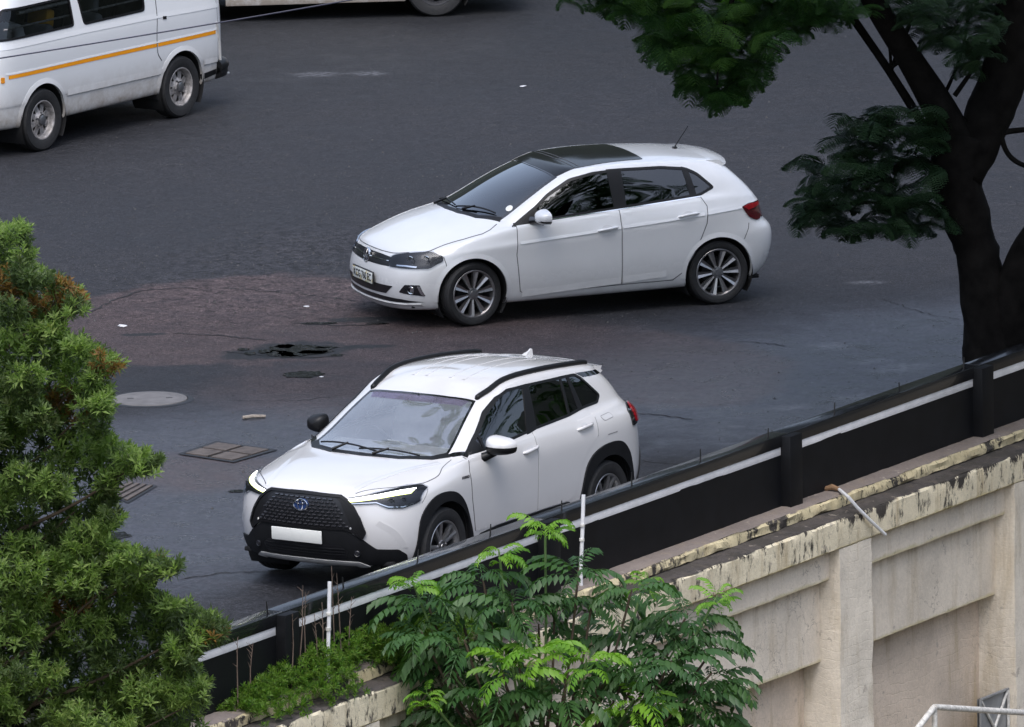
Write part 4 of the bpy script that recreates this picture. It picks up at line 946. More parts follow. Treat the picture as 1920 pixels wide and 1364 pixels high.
CROSS = G(
 [(2.020,0.000,0.270),(1.960,0.450,0.270),(1.820,0.680,0.270),(1.600,0.760,0.270),(1.320,0.780,0.270),(0.800,0.780,0.250),(0.000,0.780,0.250),(-0.800,0.780,0.250),(-1.320,0.780,0.270),(-1.700,0.752,0.330),(-1.880,0.592,0.360),(-1.950,0.312,0.370),(-1.980,0.000,0.370)],
 [(2.100,0.000,0.260),(2.040,0.450,0.260),(1.880,0.720,0.260),(1.660,0.850,0.270),(1.320,0.870,0.270),(0.800,0.860,0.250),(0.000,0.860,0.250),(-0.800,0.860,0.250),(-1.320,0.870,0.280),(-1.800,0.842,0.330),(-2.000,0.652,0.360),(-2.080,0.352,0.370),(-2.100,0.000,0.370)],
 [(2.165,0.000,0.370),(2.105,0.460,0.370),(1.930,0.750,0.370),(1.690,0.885,0.380),(1.320,0.900,0.390),(0.800,0.885,0.370),(0.000,0.880,0.370),(-0.800,0.885,0.370),(-1.320,0.900,0.400),(-1.830,0.872,0.450),(-2.070,0.672,0.480),(-2.150,0.372,0.480),(-2.170,0.000,0.480)],
 [(2.200,0.000,0.540),(2.140,0.460,0.540),(1.960,0.760,0.550),(1.700,0.895,0.550),(1.320,0.908,0.550),(0.800,0.895,0.530),(0.000,0.890,0.530),(-0.800,0.895,0.530),(-1.320,0.908,0.560),(-1.850,0.877,0.600),(-2.100,0.682,0.620),(-2.180,0.382,0.620),(-2.200,0.000,0.620)],
 [(2.195,0.000,0.700),(2.130,0.460,0.700),(1.950,0.755,0.710),(1.680,0.890,0.720),(1.320,0.910,0.730),(0.800,0.900,0.700),(0.000,0.895,0.700),(-0.800,0.900,0.720),(-1.320,0.912,0.750),(-1.850,0.877,0.790),(-2.080,0.682,0.800),(-2.150,0.382,0.800),(-2.170,0.000,0.800)],
 [(2.150,0.000,0.850),(2.090,0.450,0.850),(1.910,0.740,0.840),(1.650,0.870,0.840),(1.320,0.900,0.860),(0.800,0.898,0.880),(0.000,0.896,0.900),(-0.800,0.903,0.930),(-1.320,0.908,0.960),(-1.830,0.867,0.980),(-2.040,0.682,0.990),(-2.110,0.382,0.990),(-2.130,0.000,0.990)],
 [(2.080,0.000,0.915),(2.020,0.440,0.915),(1.850,0.710,0.900),(1.600,0.840,0.895),(1.290,0.875,0.920),(0.800,0.880,0.965),(0.000,0.880,0.995),(-0.800,0.885,1.025),(-1.300,0.880,1.055),(-1.790,0.842,1.065),(-2.000,0.672,1.070),(-2.070,0.382,1.070),(-2.090,0.000,1.070)],
 [(1.880,0.000,0.975),(1.830,0.420,0.970),(1.680,0.670,0.950),(1.480,0.800,0.945),(1.240,0.845,0.965),(0.820,0.865,1.020),(0.000,0.865,1.050),(-0.800,0.865,1.080),(-1.270,0.855,1.100),(-1.740,0.812,1.110),(-1.950,0.652,1.110),(-2.020,0.372,1.110),(-2.040,0.000,1.110)],
 [(1.500,0.000,1.035),(1.460,0.410,1.030),(1.350,0.640,1.015),(1.200,0.770,1.010),(1.050,0.820,1.020),(0.780,0.850,1.055),(0.000,0.850,1.085),(-0.800,0.850,1.110),(-1.250,0.830,1.130),(-1.700,0.800,1.150),(-1.900,0.632,1.155),(-1.970,0.362,1.155),(-1.990,0.000,1.155)],
 [(1.060,0.000,1.080),(1.020,0.410,1.075),(0.940,0.650,1.065),(0.860,0.755,1.060),(0.780,0.800,1.060),(0.620,0.830,1.075),(0.000,0.830,1.110),(-0.780,0.825,1.140),(-1.220,0.800,1.160),(-1.670,0.765,1.190),(-1.860,0.620,1.200),(-1.900,0.342,1.200),(-1.920,0.000,1.200)],
 [(0.660,0.000,1.290),(0.630,0.390,1.285),(0.560,0.610,1.275),(0.490,0.695,1.270),(0.420,0.735,1.275),(0.300,0.755,1.285),(-0.100,0.760,1.305),(-0.750,0.755,1.315),(-1.200,0.730,1.320),(-1.610,0.710,1.325),(-1.790,0.570,1.325),(-1.810,0.322,1.325),(-1.830,0.000,1.325)],
 [(0.330,0.000,1.450),(0.310,0.370,1.445),(0.250,0.560,1.435),(0.200,0.620,1.435),(0.100,0.650,1.470),(0.000,0.665,1.480),(-0.280,0.675,1.500),(-0.780,0.670,1.490),(-1.150,0.655,1.475),(-1.490,0.635,1.462),(-1.650,0.520,1.440),(-1.750,0.300,1.440),(-1.770,0.000,1.440)],
 [(0.230,0.000,1.485),(0.210,0.340,1.480),(0.160,0.520,1.475),(0.110,0.570,1.475),(0.010,0.595,1.510),(-0.090,0.605,1.538),(-0.350,0.610,1.558),(-0.800,0.605,1.548),(-1.130,0.590,1.528),(-1.470,0.560,1.503),(-1.670,0.480,1.465),(-1.790,0.290,1.465),(-1.820,0.000,1.465)],
 [(-.02,0,1.580),(-.03,.18,1.577),(-.06,.30,1.575),(-.1,.35,1.575),(-.16,.38,1.580),(-.25,.39,1.590),(-.42,.39,1.597),(-.8,.39,1.590),(-1.06,.37,1.570),(-1.25,.33,1.550),(-1.38,.28,1.535),(-1.46,.16,1.530),(-1.48,0,1.530)],
 [(-.2,0,1.600),(-.21,0,1.600),(-.23,0,1.600),(-.27,0,1.602),(-.32,0,1.607),(-.38,0,1.610),(-.5,0,1.614),(-.8,0,1.607),(-.98,0,1.592),(-1.08,0,1.580),(-1.16,0,1.570),(-1.22,0,1.565),(-1.24,0,1.562)])
# ------------------------------------------------------------------ white hatchback
def build_hatch():
    P = Car('hatchback_car', POLO, (.504, 8.024, 0), rad(201.99)); R = P.root
    tag(R, 'white five-door hatchback with black panoramic roof glass, standing in mid-road', 'car')
    DLO = rnd([(.85,.925),(.40,.962),(-.28,1.008),(-1.12,1.06),(-1.29,1.125),(-1.137,1.273),(-1.03,1.325),(-.77,1.358),(-.35,1.37),(-.06,1.357),(.18,1.312),(.43,1.19),(.57,1.09)], .04)
    WS = symz([(1.175,0),(1.155,.25),(1.075,.51),(.91,.70),(.53,.622),(.275,.565),(.30,.3),(.31,0)])
    RW = sym([(0,1.14),(.50,1.14),(.44,1.315),(0,1.325)])
    for ax in 'yr':
        for x in (1.274, -1.274): P.cut(circle(x, .31, .352), ax)
        P.cut(DLO, ax, .5)
    P.cut(WS, 'z', .9); P.cut(RW, 'b', 1.2)
    W = 'white_paint'
    P.finish_body(W, 'lining'); floor_pan(P, -1.75, 1.85, .72, .22)
    for x in (1.274, -1.274): well(P, x, .31, .36, .45, .84)
    # wheels
    for x, st in ((1.274, rad(9)), (-1.274, 0)):
        wheel(P, x, .748, .31, .31, .232, .205, 10, 'fan', 'alloy', st); wheel(P, x, -.748, .31, .31, .232, .205, 10, 'fan', 'alloy', st, True)
    for x in (1.274, -1.274):
        P.both(P.strip, 'wheel_arch_lip', arc(x, .31, .352, -8 if x > 0 else -5, 190), 'y', .045, W, None, .001, side=1, off2=.008, thick=.02)
    # glazing
    P.both(P.strip, 'window_surround', DLO, 'y', .024, 'black_plastic', None, .002, True, side=-1)
    for poly in ([(-.215,1.0),(-.345,1.006),(-.35,1.37),(-.20,1.37)], [(-1.02,1.05),(-1.09,1.056),(-1.045,1.318),(-.985,1.335)], [(.84,.928),(.50,.95),(.525,.98),(.57,1.085)]):
        P.both(P.patch, 'pillar_cover', poly, 'y', 'black_plastic', None, .001)
    for poly in ([(.505,.966),(-.215,1.014),(-.20,1.348),(-.05,1.338),(.165,1.296),(.41,1.18),(.545,1.088)], [(-.345,1.023),(-1.02,1.065),(-.985,1.313),(-.77,1.34),(-.35,1.35)], [(-1.09,1.07),(-1.16,1.083),(-1.268,1.132),(-1.13,1.258),(-1.045,1.303)]):
        P.both(P.patch, 'side_window', poly, 'y', 'glass_dark', None, -.004, .04, 0)
    P.both(P.strip, 'window_sill_trim', [(.52,.955),(-.28,1.004),(-1.12,1.056)], 'y', .01, 'chrome', None, .004)
    P.patch('windscreen', WS, 'z', 'glass_tinted', None, -.002, .05, 0)
    P.strip('windscreen_frame', WS, 'z', .03, 'gloss_black', None, .002, True, side=-1)
    P.strip('cowl', symz([(1.185,0),(1.165,.25),(1.085,.51),(.915,.71)])[::-1][3:] if False else [(.915,.70),(1.085,.505),(1.165,.25),(1.185,0),(1.165,-.25),(1.085,-.505),(.915,-.70)], 'z', .05, 'black_plastic', None, .003)
    P.patch('rear_window', RW, 'b', 'glass_dark', None, -.002, .05, 0); P.strip('rear_window_frame', RW, 'b', .03, 'gloss_black', None, .002, True, side=-1)
    s = P.patch('roof_glass', rnd(symz([(.325,0),(.315,.30),(.285,.555),(.118,.545),(-.327,.505),(-.655,.485),(-.665,0)]), .03), 'z', 'roof_black', None, .004, .04)
    for x in (.07, .02): P.strip('roof_glass_seam', [(x,-.51),(x+.01,0),(x,.51)], 'z', .008, 'gap', s, .006)
    wiper(P, (.93,.60), (1.13,.10)); wiper(P, (1.12,.05), (1.06,-.50))
    P.patch('licence_disc', circle(.798,.625,.034,20), 'z', 'plate_white', None, .004, .03, 0)
    # doors
    d1 = P.both(P.patch, 'door', rnd([(.797,.915),(.822,.66),(.785,.30),(.73,.272),(-.252,.285),(-.252,1.002),(.40,.956)], .03), 'y', W, None, .0025, .05, .006)
    d2 = P.both(P.patch, 'door', rnd([(-.268,1.0),(-.268,.285),(-.79,.285),(-.895,.357),(-1.034,.57),(-1.141,.806),(-1.159,.965),(-1.11,1.05)], .03), 'y', W, None, .0025, .05, .006)
    P.both(P.strip, 'door_gap', [(.80,.925),(.828,.66),(.79,.30),(.73,.266),(-.26,.279),(-.79,.279),(-.90,.352),(-1.04,.567),(-1.148,.806),(-1.166,.967),(-1.117,1.055)], 'y', .0065, 'gap', None, .0018)
    P.both(P.strip, 'door_gap', [(-.26,1.008),(-.26,.279)], 'y', .0065, 'gap', None, .0018)
    P.both(P.strip, 'door_moulding', [(.76,.283),(-.245,.33),(-.80,.385),(-.85,.36)], 'y', .055, W, d1[0].parent, .004, off2=.015, thick=.004) if False else None
    for path, dd in (([(.77,.275),(.25,.30),(-.248,.325)], d1), ([(-.272,.327),(-.50,.340),(-.72,.352)], d2)):
        o = P.strip('door_moulding', path, 'y', .060, W, dd[0], .0028, off2=.008, thick=.0); P.mirror(o, dd[1])
    for path, dd in (([(.79,.772),(.4,.797),(0,.823),(-.248,.839)], d1), ([(-.272,.841),(-.75,.871),(-1.13,.897)], d2)):
        o = P.strip('door_crease', path, 'y', .026, W, dd[0], .0026, off2=.0085, thick=.0); P.mirror(o, dd[1])
    P.both(P.strip, 'shoulder_crease', [(-1.16,.900),(-1.35,.915),(-1.53,.928)], 'y', .026, W, None, .0, off2=.006, thick=.0)
    handle(P, d1, (-.005,.822), (-.22,.843), W); handle(P, d2, (-.85,.888), (-1.07,.908), W)
    # bonnet, fuel flap, bumper seams
    hood = [(1.14,.772),(.99,.70)]
    P.both(P.strip, 'bonnet_gap', [(.97,.725),(1.06,.765),(1.141,.782),(1.33,.768),(1.523,.736),(1.655,.722),(1.74,.69)], 'z', .008, 'gap', None, .001)
    P.strip('bonnet_gap', sym([(0,.700),(.25,.700),(.43,.699),(.50,.705)])[::-1] if False else [(-.60,.722),(-.50,.706),(-.43,.699),(-.25,.697),(0,.697),(.25,.697),(.43,.699),(.50,.706),(.60,.722)], 'x', .007, 'gap', None, .001)
    P.both(P.strip, 'bumper_gap', [(-1.60,.77),(-1.59,.72),(-1.54,.62)], 'y', .007, 'gap', None, .001)
    P.both(P.strip, 'bumper_gap', [(1.56,.69),(1.545,.63),(1.535,.56)], 'y', .007, 'gap', None, .001)
    # front end
    hl = rnd([(.437,.665),(.479,.692),(.60,.718),(.711,.736),(.75,.733),(.817,.697),(.832,.65),(.806,.585),(.685,.578),(.477,.578)], .015)
    h2 = P.both(P.patch, 'headlight', hl, 'x', 'lamp_back', None, .002, .016)
    for hh, sg in ((h2[0], 1), (h2[1], -1)):
        for (y, z, r) in ((.672,.655,.040), (.765,.668,.034)):
            q, n = P.hit((y, z), 'x'); bm = bmesh.new(); lathe(bm, [(0, -.004), (r * .45, 0), (r * .5, .006), (r * .8, .004), (r, .012), (r + .006, .010)], 20)
            Mx = Matrix.Translation((q.x + .004, q.y * sg, q.z)) @ Matrix.Rotation(rad(-60 * sg) if sg > 0 else rad(60 + 180), 4, 'Z'); bmesh.ops.transform(bm, matrix=Mx, verts=bm.verts)
            obj('reflector', bm, 'reflector', hh, True, 40)
        lp = [(.56,.600),(.66,.603),(.74,.598)]
        P.strip('daytime_lamp', lp if sg > 0 else [(-a, b) for a, b in lp], 'x', .012, 'chrome', hh, .006)
    for o in P.both(P.patch, 'headlight_lens', hl, 'x', 'glass_lens', None, .014, .02, .010): pass
    g = P.patch('grille', rnd(sym([(0,.672),(.281,.672),(.44,.664),(.474,.58),(.25,.574),(0,.568)]), .012), 'x', 'grille_black', None, .003, .02)
    P.strip('grille_bar', [(-.44,.626),(0,.622),(.44,.626)], 'x', .008, 'chrome', g, .010)
    for z in (.652, .598): P.strip('grille_bar', [(-.44,z),(0,z-.004),(.44,z)], 'x', .010, 'grille_black', g, .007)
    P.patch('air_intake', rnd(sym([(0,.40),(.31,.398),(.561,.402),(.454,.321),(.256,.314),(0,.31)]), .01), 'x', 'grille_black', None, .003, .025)
    P.patch('air_intake', rnd(sym([(0,.285),(.246,.289),(.453,.288),(.649,.285),(.786,.266),(.69,.253),(.49,.247),(.16,.243),(0,.242)]), .006), 'x', 'grille_black', None, .003, .02)
    P.strip('bumper_lip', [(-.77,.235),(-.66,.228),(-.45,.222),(0,.218),(.45,.222),(.66,.228),(.77,.235)], 'x', .028, W, None, .004, off2=.016, thick=.0)
    f2 = P.both(P.patch, 'fog_lamp', rnd([(.63,.352),(.69,.43),(.783,.432),(.80,.322),(.763,.331)], .01), 'x', 'gloss_black', None, .003, .014)
    for ff, sg in ((f2[0], 1), (f2[1], -1)):
        pl = [(.770,.421),(.785,.418),(.797,.327),(.785,.335)]; P.patch('fog_trim', pl if sg > 0 else [(-a, b) for a, b in pl], 'x', 'reflector', ff, .008, .01)
        q, n = P.hit((.735,.38), 'x'); bm = bmesh.new(); lathe(bm, [(0, .006), (.02, .004), (.034, .010), (.038, .004)], 18)
        bmesh.ops.transform(bm, matrix=Matrix.Translation((q.x, q.y * sg, q.z)) @ Matrix.Rotation(rad(-55) if sg > 0 else rad(235), 4, 'Z'), verts=bm.verts); obj('fog_bulb', bm, 'reflector', ff)
    # badge: ring with the V over W
    q, n = P.hit((0, .622), 'x'); b = bmesh.new(); t = bmesh.new()
    lathe(t, [(.062,0),(.064,.012),(.070,.014),(.074,.010),(.074,-.004)], 40)
    def stroke(a, c, w=.009):
        a = Vector((a[0], 0, a[1])); c = Vector((c[0], 0, c[1])); d = (c - a).normalized(); m = Vector((-d.z, 0, d.x)) * w / 2
        vs = [t.verts.new(p + Vector((0, y, 0))) for y in (.004, .012) for p in (a - m, a + m, c + m, c - m)]
        for f in ((0,1,2,3),(4,5,6,7),(0,1,5,4),(1,2,6,5),(2,3,7,6),(3,0,4,7)): t.faces.new([vs[i] for i in f])
    stroke((-.027,.057),(0,.010)); stroke((.027,.057),(0,.010)); stroke((-.052,.036),(-.022,-.05)); stroke((-.022,-.05),(0,.004)); stroke((0,.004),(.022,-.05)); stroke((.022,-.05),(.052,.036))
    Mx = Matrix.Translation(q + Vector((.010,0,0))) @ Matrix.Rotation(rad(-90), 4, 'Z') @ Matrix.Rotation(rad(8), 4, 'X'); bmesh.ops.transform(t, matrix=Mx, verts=t.verts)
    bd = obj('badge', t, 'chrome', R, True, 30)
    lathe(b, [(0,.004),(.063,.003),(.063,-.02)], 32); bmesh.ops.transform(b, matrix=Mx, verts=b.verts); obj('badge_back', b, 'gloss_black', bd)
    # number plate
    q, n = P.hit((0,.445), 'x'); px = q.x + .018
    bm = bmesh.new(); add_box(bm, (px, .03, .44), (.016, .53, .128), None, .004); pl = obj('number_plate', bm, 'plate_black', R, True, 40)
    bm = bmesh.new(); add_box(bm, (px + .009, .03, .44), (.004, .505, .106), None, .001); obj('plate_face', bm, 'plate_scene', pl, True, 40)
    textmesh('plate_lettering', 'KCG 760 EC', .098, 'plate_black', pl, Matrix.Translation((px + .012, .03, .438)) @ Matrix(((0,0,1,0),(1,0,0,0),(0,1,0,0),(0,0,0,1))), True, .0008, xscale=.86)
    # tail
    tl = P.both(P.patch, 'tail_light', rnd([(-1.53,.93),(-1.60,.955),(-1.75,.962),(-1.775,.90),(-1.74,.79),(-1.69,.785),(-1.605,.825)], .012), 'y', 'tail_dark', None, .008, .02)
    for o, sg in ((tl[0], 1), (tl[1], -1)):
        P.patch('tail_light_band', [(-1.545,.928),(-1.60,.947),(-1.735,.954),(-1.75,.925),(-1.60,.895)], 'y' if sg > 0 else 'r', 'tail_red', o, .013, .02)
        P.patch('tail_light_rear', [(.42*sg,.94),(.68*sg,.945),(.755*sg,.86),(.74*sg,.80),(.42*sg,.81)], 'b', 'tail_dark', o, .008, .03)
    bm = bmesh.new()                                            # roof spoiler
    ys = np.linspace(-.53, .53, 15); top = []; bot = []; tip = []
    for y in ys:
        u = abs(y) / .53; z0 = 1.385 - .03 * u ** 2; xr = -1.585 + .10 * u ** 3
        top.append((bm.verts.new((-1.22 + .02 * u, y, z0 + .004)), bm.verts.new((-1.42, y * 1.0, z0 + .004 - .006)), bm.verts.new((xr + .04, y * 1.02, z0 - .022)), bm.verts.new((xr, y * 1.03, z0 - .045)), bm.verts.new((xr + .05, y * 1.03, z0 - .068)), bm.verts.new((-1.42, y, z0 - .07))))
    for a, c in zip(top, top[1:]):
        for k in range(5): bm.faces.new((a[k], a[k + 1], c[k + 1], c[k]))
    bm.faces.new(top[0]); bm.faces.new(top[-1][::-1]); obj('roof_spoiler', bm, W, R, True, 50)
    bm = bmesh.new(); q, n = P.hit((-1.17, 0), 'z'); add_tube(bm, [q, q + Vector((-.035,0,.012))], [.022, .014], 10); add_tube(bm, [q + Vector((-.01,0,.008)), q + Vector((-.16,0,.21))], [.006, .004], 6); obj('antenna', bm, 'black_plastic', R)
    # mirrors
    mirror_housing(P, .555, .955, 1.012, W, .13, .112, .070, 1, 'gloss_black', (.085, -.16, -.05), .3); mirror_housing(P, .62, .90, .955, W, .13, .105, .068, -1, 'gloss_black', (.075, -.10, -.03), .3)
    # cabin
    for x, y in ((.15,.36), (.15,-.36)): seat(P, x, y, .38, 'seat_dark')
    seat(P, -.72, .34, .40, 'seat_dark', .95, .6); seat(P, -.72, -.34, .40, 'seat_dark', .95, .6)
    bm = bmesh.new(); add_box(bm, (.80, 0, .82), (.52, 1.30, .26), Matrix.Rotation(rad(6), 4, 'Y'), .05); obj('dashboard', bm, 'seat_dark', R, True, 50)
    steering(P, .48, -.36, .84)
    return P
build_hatch()
# ------------------------------------------------------------------ white crossover
def build_cross():
    X = Car('crossover_car', CROSS, (-.645, -4.268, 0.023), rad(237.36), tilt=rad(1.0)); R = X.root; W = 'pearl_paint'
    tag(R, 'white crossover with black hexagonal grille, roof rails and lit daytime lamps beside black fence', 'car')
    DLO = rnd([(.87,1.058),(.675,1.066),(.16,1.092),(-.26,1.127),(-.81,1.155),(-1.06,1.182),(-1.33,1.192),(-1.41,1.255),(-1.23,1.425),(-1.15,1.472),(-.965,1.482),(-.31,1.502),(-.04,1.50),(.135,1.455),(.35,1.355),(.58,1.207),(.78,1.09)], .025)
    WS = symz([(1.21,0),(1.178,.34),(1.06,.585),(.93,.68),(.27,.545),(.30,.3),(.31,0)])
    RW = sym([(0,1.20),(.55,1.20),(.48,1.40),(0,1.41)])
    for ax in 'yr':
        for x in (1.32, -1.32): X.cut(circle(x, .35, .40), ax)
        X.cut(DLO, ax, .5)
    X.cut(WS, 'z', 1.0); X.cut(RW, 'b', 1.3)
    X.finish_body(W, 'lining'); floor_pan(X, -1.9, 1.95, .76, .28)
    for x in (1.32, -1.32): well(X, x, .35, .41, .48, .88)
    for x in (1.32, -1.32):
        wheel(X, x, .79, .345, .345, .232, .22, 5, 'twin', 'alloy2'); wheel(X, x, -.79, .345, .345, .232, .22, 5, 'twin', 'alloy2', 0, True)
    # dark cladding
    C = 'cladding'
    fo = crv([(1.76,.30),(1.738,.43),(1.683,.672),(1.487,.812),(1.214,.818),(1.038,.710),(.922,.494),(.85,.30)], 5)
    X.both(X.patch, 'wheel_arch_cladding', fo + arc(1.32,.35,.395,187,-7,40), 'y', C, None, .016, .03, .03)
    ro = crv([(-.82,.30),(-.875,.484),(-.972,.726),(-1.183,.838),(-1.479,.848),(-1.637,.745),(-1.71,.592),(-1.76,.40)], 5)
    X.both(X.patch, 'wheel_arch_cladding', ro + arc(-1.32,.35,.395,174,-7,40)[::1], 'y', C, None, .016, .03, .03)
    X.both(X.patch, 'sill_cladding', [(.84,.262),(.80,.352),(.74,.378),(.478,.405),(-.311,.426),(-.668,.430),(-.742,.400),(-.82,.33),(-.82,.262)], 'y', C, None, .014, .03, .02)
    low = X.patch('front_bumper_cladding', rnd(sym([(0,.586),(.423,.584),(.481,.547),(.56,.50),(.652,.418),(.793,.408),(.826,.36),(.815,.285),(.49,.27),(0,.27)]), .012), 'x', C, None, .014, .025, .02)
    X.patch('lower_intake', rnd(sym([(0,.45),(.36,.45),(.43,.40),(.40,.335),(0,.33)]), .02), 'x', 'grille_black', low, .017, .03, 0)
    for z in (.365, .39, .415): X.strip('intake_slat', [(-.40,z),(0,z),(.40,z)], 'x', .008, C, low, .024)
    go = rnd(sym([(0,.876),(.355,.868),(.41,.842),(.481,.78),(.542,.684),(.588,.563),(.555,.502),(.482,.56),(.423,.583),(0,.583)]), .012)
    g = X.patch('grille', go, 'x', 'black_plastic', None, .016, .02, .03)
    gi = rnd(sym([(0,.846),(.31,.842),(.36,.81),(.475,.605),(.40,.597),(0,.597)]), .015)
    X.patch('grille_back', gi, 'x', 'grille_black', g, .019, .03, 0)
    bm = bmesh.new()
    for i in range(9):
        z = .615 + i * .0265
        for j in range(-9, 10):
            y = (j + .5 * (i % 2)) * .054
            if not inpoly((y, z), gi) or not inpoly((y + .024 * (1 if y > 0 else -1), z), gi) or (abs(y) < .075 and abs(z - .775) < .05): continue
            q, n = X.hit((y, z), 'x'); nx = n.cross(Vector((0,0,1))).normalized()
            a = math.atan2(n.y, n.x)
            add_box(bm, q + n * .026, (.016, .036, .007), Matrix.Rotation(a, 4, 'Z') @ Matrix.Rotation(rad(25), 4, 'Y'))
    obj('grille_mesh', bm, 'gloss_grille', g, False)
    X.strip('grille_rim', go, 'x', .022, 'black_plastic', g, .024, True, side=-1, thick=-.014)
    for y in (.50, -.50):
        q, n = X.hit((y,.385), 'x'); bm = bmesh.new(); lathe(bm, [(0,.010),(.015,.012),(.024,.006),(.030,.010),(.032,0)], 18); bmesh.ops.transform(bm, matrix=Matrix.Translation(q + n * .012) @ Matrix.Rotation(math.atan2(n.y, n.x) - math.pi / 2, 4, 'Z'), verts=bm.verts); obj('fog_lamp', bm, 'lamp_back', low)
        q, n = X.hit((y * .93,.60), 'x'); bm = bmesh.new(); lathe(bm, [(0,.010),(.007,.010),(.010,.004)], 12); bmesh.ops.transform(bm, matrix=Matrix.Translation(q + n * .02) @ Matrix.Rotation(math.atan2(n.y, n.x) - math.pi / 2, 4, 'Z'), verts=bm.verts); obj('parking_sensor', bm, 'silver', g)
    X.patch('skid_plate', rnd(sym([(0,.312),(.50,.306),(.575,.268),(.45,.257),(0,.252)]), .01), 'x', 'silver', None, .022, .02, .03)
    X.both(X.strip, 'bumper_fold', crv([(.665,.645),(.76,.57),(.80,.48),(.812,.415)], 6), 'x', .05, W, None, .0, off2=.006, thick=0)
    # lamps
    hl = rnd([(.415,.851),(.60,.892),(.747,.925),(.815,.923),(.858,.897),(.873,.80),(.86,.785),(.814,.76),(.726,.766),(.646,.806),(.459,.797)], .008)
    h2 = X.both(X.patch, 'headlight', hl, 'x', 'lamp_back', None, .003, .015)
    for hh, sg in ((h2[0], 1), (h2[1], -1)):
        f = (lambda l: l) if sg > 0 else (lambda l: [(-a, b) for a, b in l])
        X.strip('daytime_lamp', f(crv([(.425,.836),(.52,.850),(.62,.867),(.74,.888),(.815,.894)], 5)), 'x', .015, 'led', hh, .010)
        X.strip('daytime_lamp_edge', f(crv([(.425,.824),(.52,.836),(.62,.852),(.74,.872),(.818,.880)], 5)), 'x', .017, 'led_yellow', hh, .009)
        X.strip('headlight_trim', f([(.45,.806),(.64,.817),(.725,.779),(.81,.772),(.85,.79)]), 'x', .008, 'chrome', hh, .008)
        for (y, z, r) in ((.735,.822,.028), (.80,.825,.026)):
            q, n = X.hit((y, z), 'x'); bm = bmesh.new(); lathe(bm, [(0,.008),(r*.5,.006),(r*.6,.0),(r*.9,.004),(r,.008),(r+.004,.002)], 18)
            bmesh.ops.transform(bm, matrix=Matrix.Translation((q.x, q.y * sg, q.z)) @ Matrix.Rotation(rad(-50) if sg > 0 else rad(230), 4, 'Z'), verts=bm.verts); obj('reflector', bm, 'lamp_back', hh)
    for o in X.both(X.patch, 'headlight_lens', hl, 'x', 'glass_lens', None, .016, .02, .012): pass
    X.both(X.patch, 'tail_light', rnd([(-1.72,1.075),(-1.80,1.125),(-1.97,1.10),(-2.05,1.05),(-1.99,.955),(-1.75,.935)], .012), 'y', 'gloss_black', None, .012, .02)
    X.both(X.patch, 'tail_light_lens', rnd([(-1.80,1.075),(-1.86,1.112),(-1.97,1.09),(-2.04,1.045),(-1.98,.975),(-1.83,.96)], .012), 'y', 'tail_red', None, .022, .02)
    for sg in (1,-1): X.patch('tail_light_rear', [(.40*sg,1.08),(.72*sg,1.10),(.82*sg,1.06),(.80*sg,1.0),(.40*sg,1.03)], 'b', 'tail_red', None, .012, .03)
    # glazing
    X.both(X.strip, 'window_surround', DLO, 'y', .022, 'black_plastic', None, .002, True, side=-1)
    for poly in ([(-.09,1.10),(-.27,1.128),(-.36,1.50),(-.27,1.50)], [(-.80,1.158),(-.835,1.16),(-.905,1.482),(-.875,1.482)], [(-.985,1.178),(-1.07,1.183),(-1.03,1.475),(-.99,1.478)], [(.84,1.06),(.60,1.072),(.62,1.155),(.64,1.165)], [(.60,1.075),(.565,1.075),(.555,1.22),(.575,1.205)]):
        X.both(X.patch, 'pillar_cover', poly, 'y', 'black_plastic', None, .0015)
    for poly in ([(.565,1.087),(-.09,1.115),(-.27,1.485),(-.05,1.482),(.125,1.437),(.34,1.34),(.555,1.205)], [(.62,1.085),(.75,1.082),(.62,1.165),(.60,1.17)], [(-.27,1.145),(-.80,1.17),(-.875,1.468),(-.36,1.482)], [(-.835,1.175),(-.985,1.197),(-.99,1.463),(-.905,1.468)], [(-1.07,1.202),(-1.33,1.212),(-1.385,1.258),(-1.22,1.41),(-1.155,1.452),(-1.03,1.458)]):
        X.both(X.patch, 'side_window', poly, 'y', 'glass_side', None, -.004, .04, 0)
    X.both(X.patch, 'roof_pillar_trim', [(-1.16,1.473),(-1.545,1.445),(-1.62,1.405),(-1.25,1.425)], 'y', 'gloss_black', None, .003)
    X.both(X.patch, 'pillar_base_cover', [(.99,.655),(.93,.735),(.83,.79),(.80,.765),(.88,.70)], 'z', 'gloss_black', None, .003)
    X.both(X.patch, 'rear_corner_cladding', [(-1.76,.40),(-1.84,.44),(-1.96,.54),(-2.02,.70),(-2.12,.72),(-2.12,.40)], 'y', C, None, .012, .03, .01)
    X.patch('windscreen', WS, 'z', 'glass_screen', None, -.002, .05, 0)
    X.strip('windscreen_frame', WS, 'z', .022, 'gloss_black', None, .002, True, side=-1)
    X.strip('cowl', [(.93,.69),(1.065,.595),(1.185,.345),(1.222,0),(1.185,-.345),(1.065,-.595),(.93,-.69)], 'z', .07, 'black_plastic', None, .004)
    X.patch('sun_band', symz([(.31,0),(.30,.3),(.285,.50),(.38,.47),(.41,.25),(.42,0)]), 'z', 'glass_purple', None, .002, .05, 0)
    X.patch('rear_window', RW, 'b', 'glass_dark', None, -.002, .05, 0); X.strip('rear_window_frame', RW, 'b', .03, 'gloss_black', None, .002, True, side=-1)
    wiper(X, (1.10,.50), (1.13,-.10), .025); wiper(X, (1.16,.10), (1.02,-.56), .03)
    # doors and seams
    def bl(x): return float(np.interp(-x, [-.87,-.675,-.16,.26,.81,1.06], [1.052,1.06,1.086,1.121,1.149,1.176]))
    d1 = X.both(X.patch, 'door', rnd([(.862,1.045),(.903,.939),(.885,.703),(.82,.40),(-.172,.43),(-.172,bl(-.172)-.004),(.16,1.084),(.675,1.056)], .03), 'y', W, None, .0025, .05, .006)
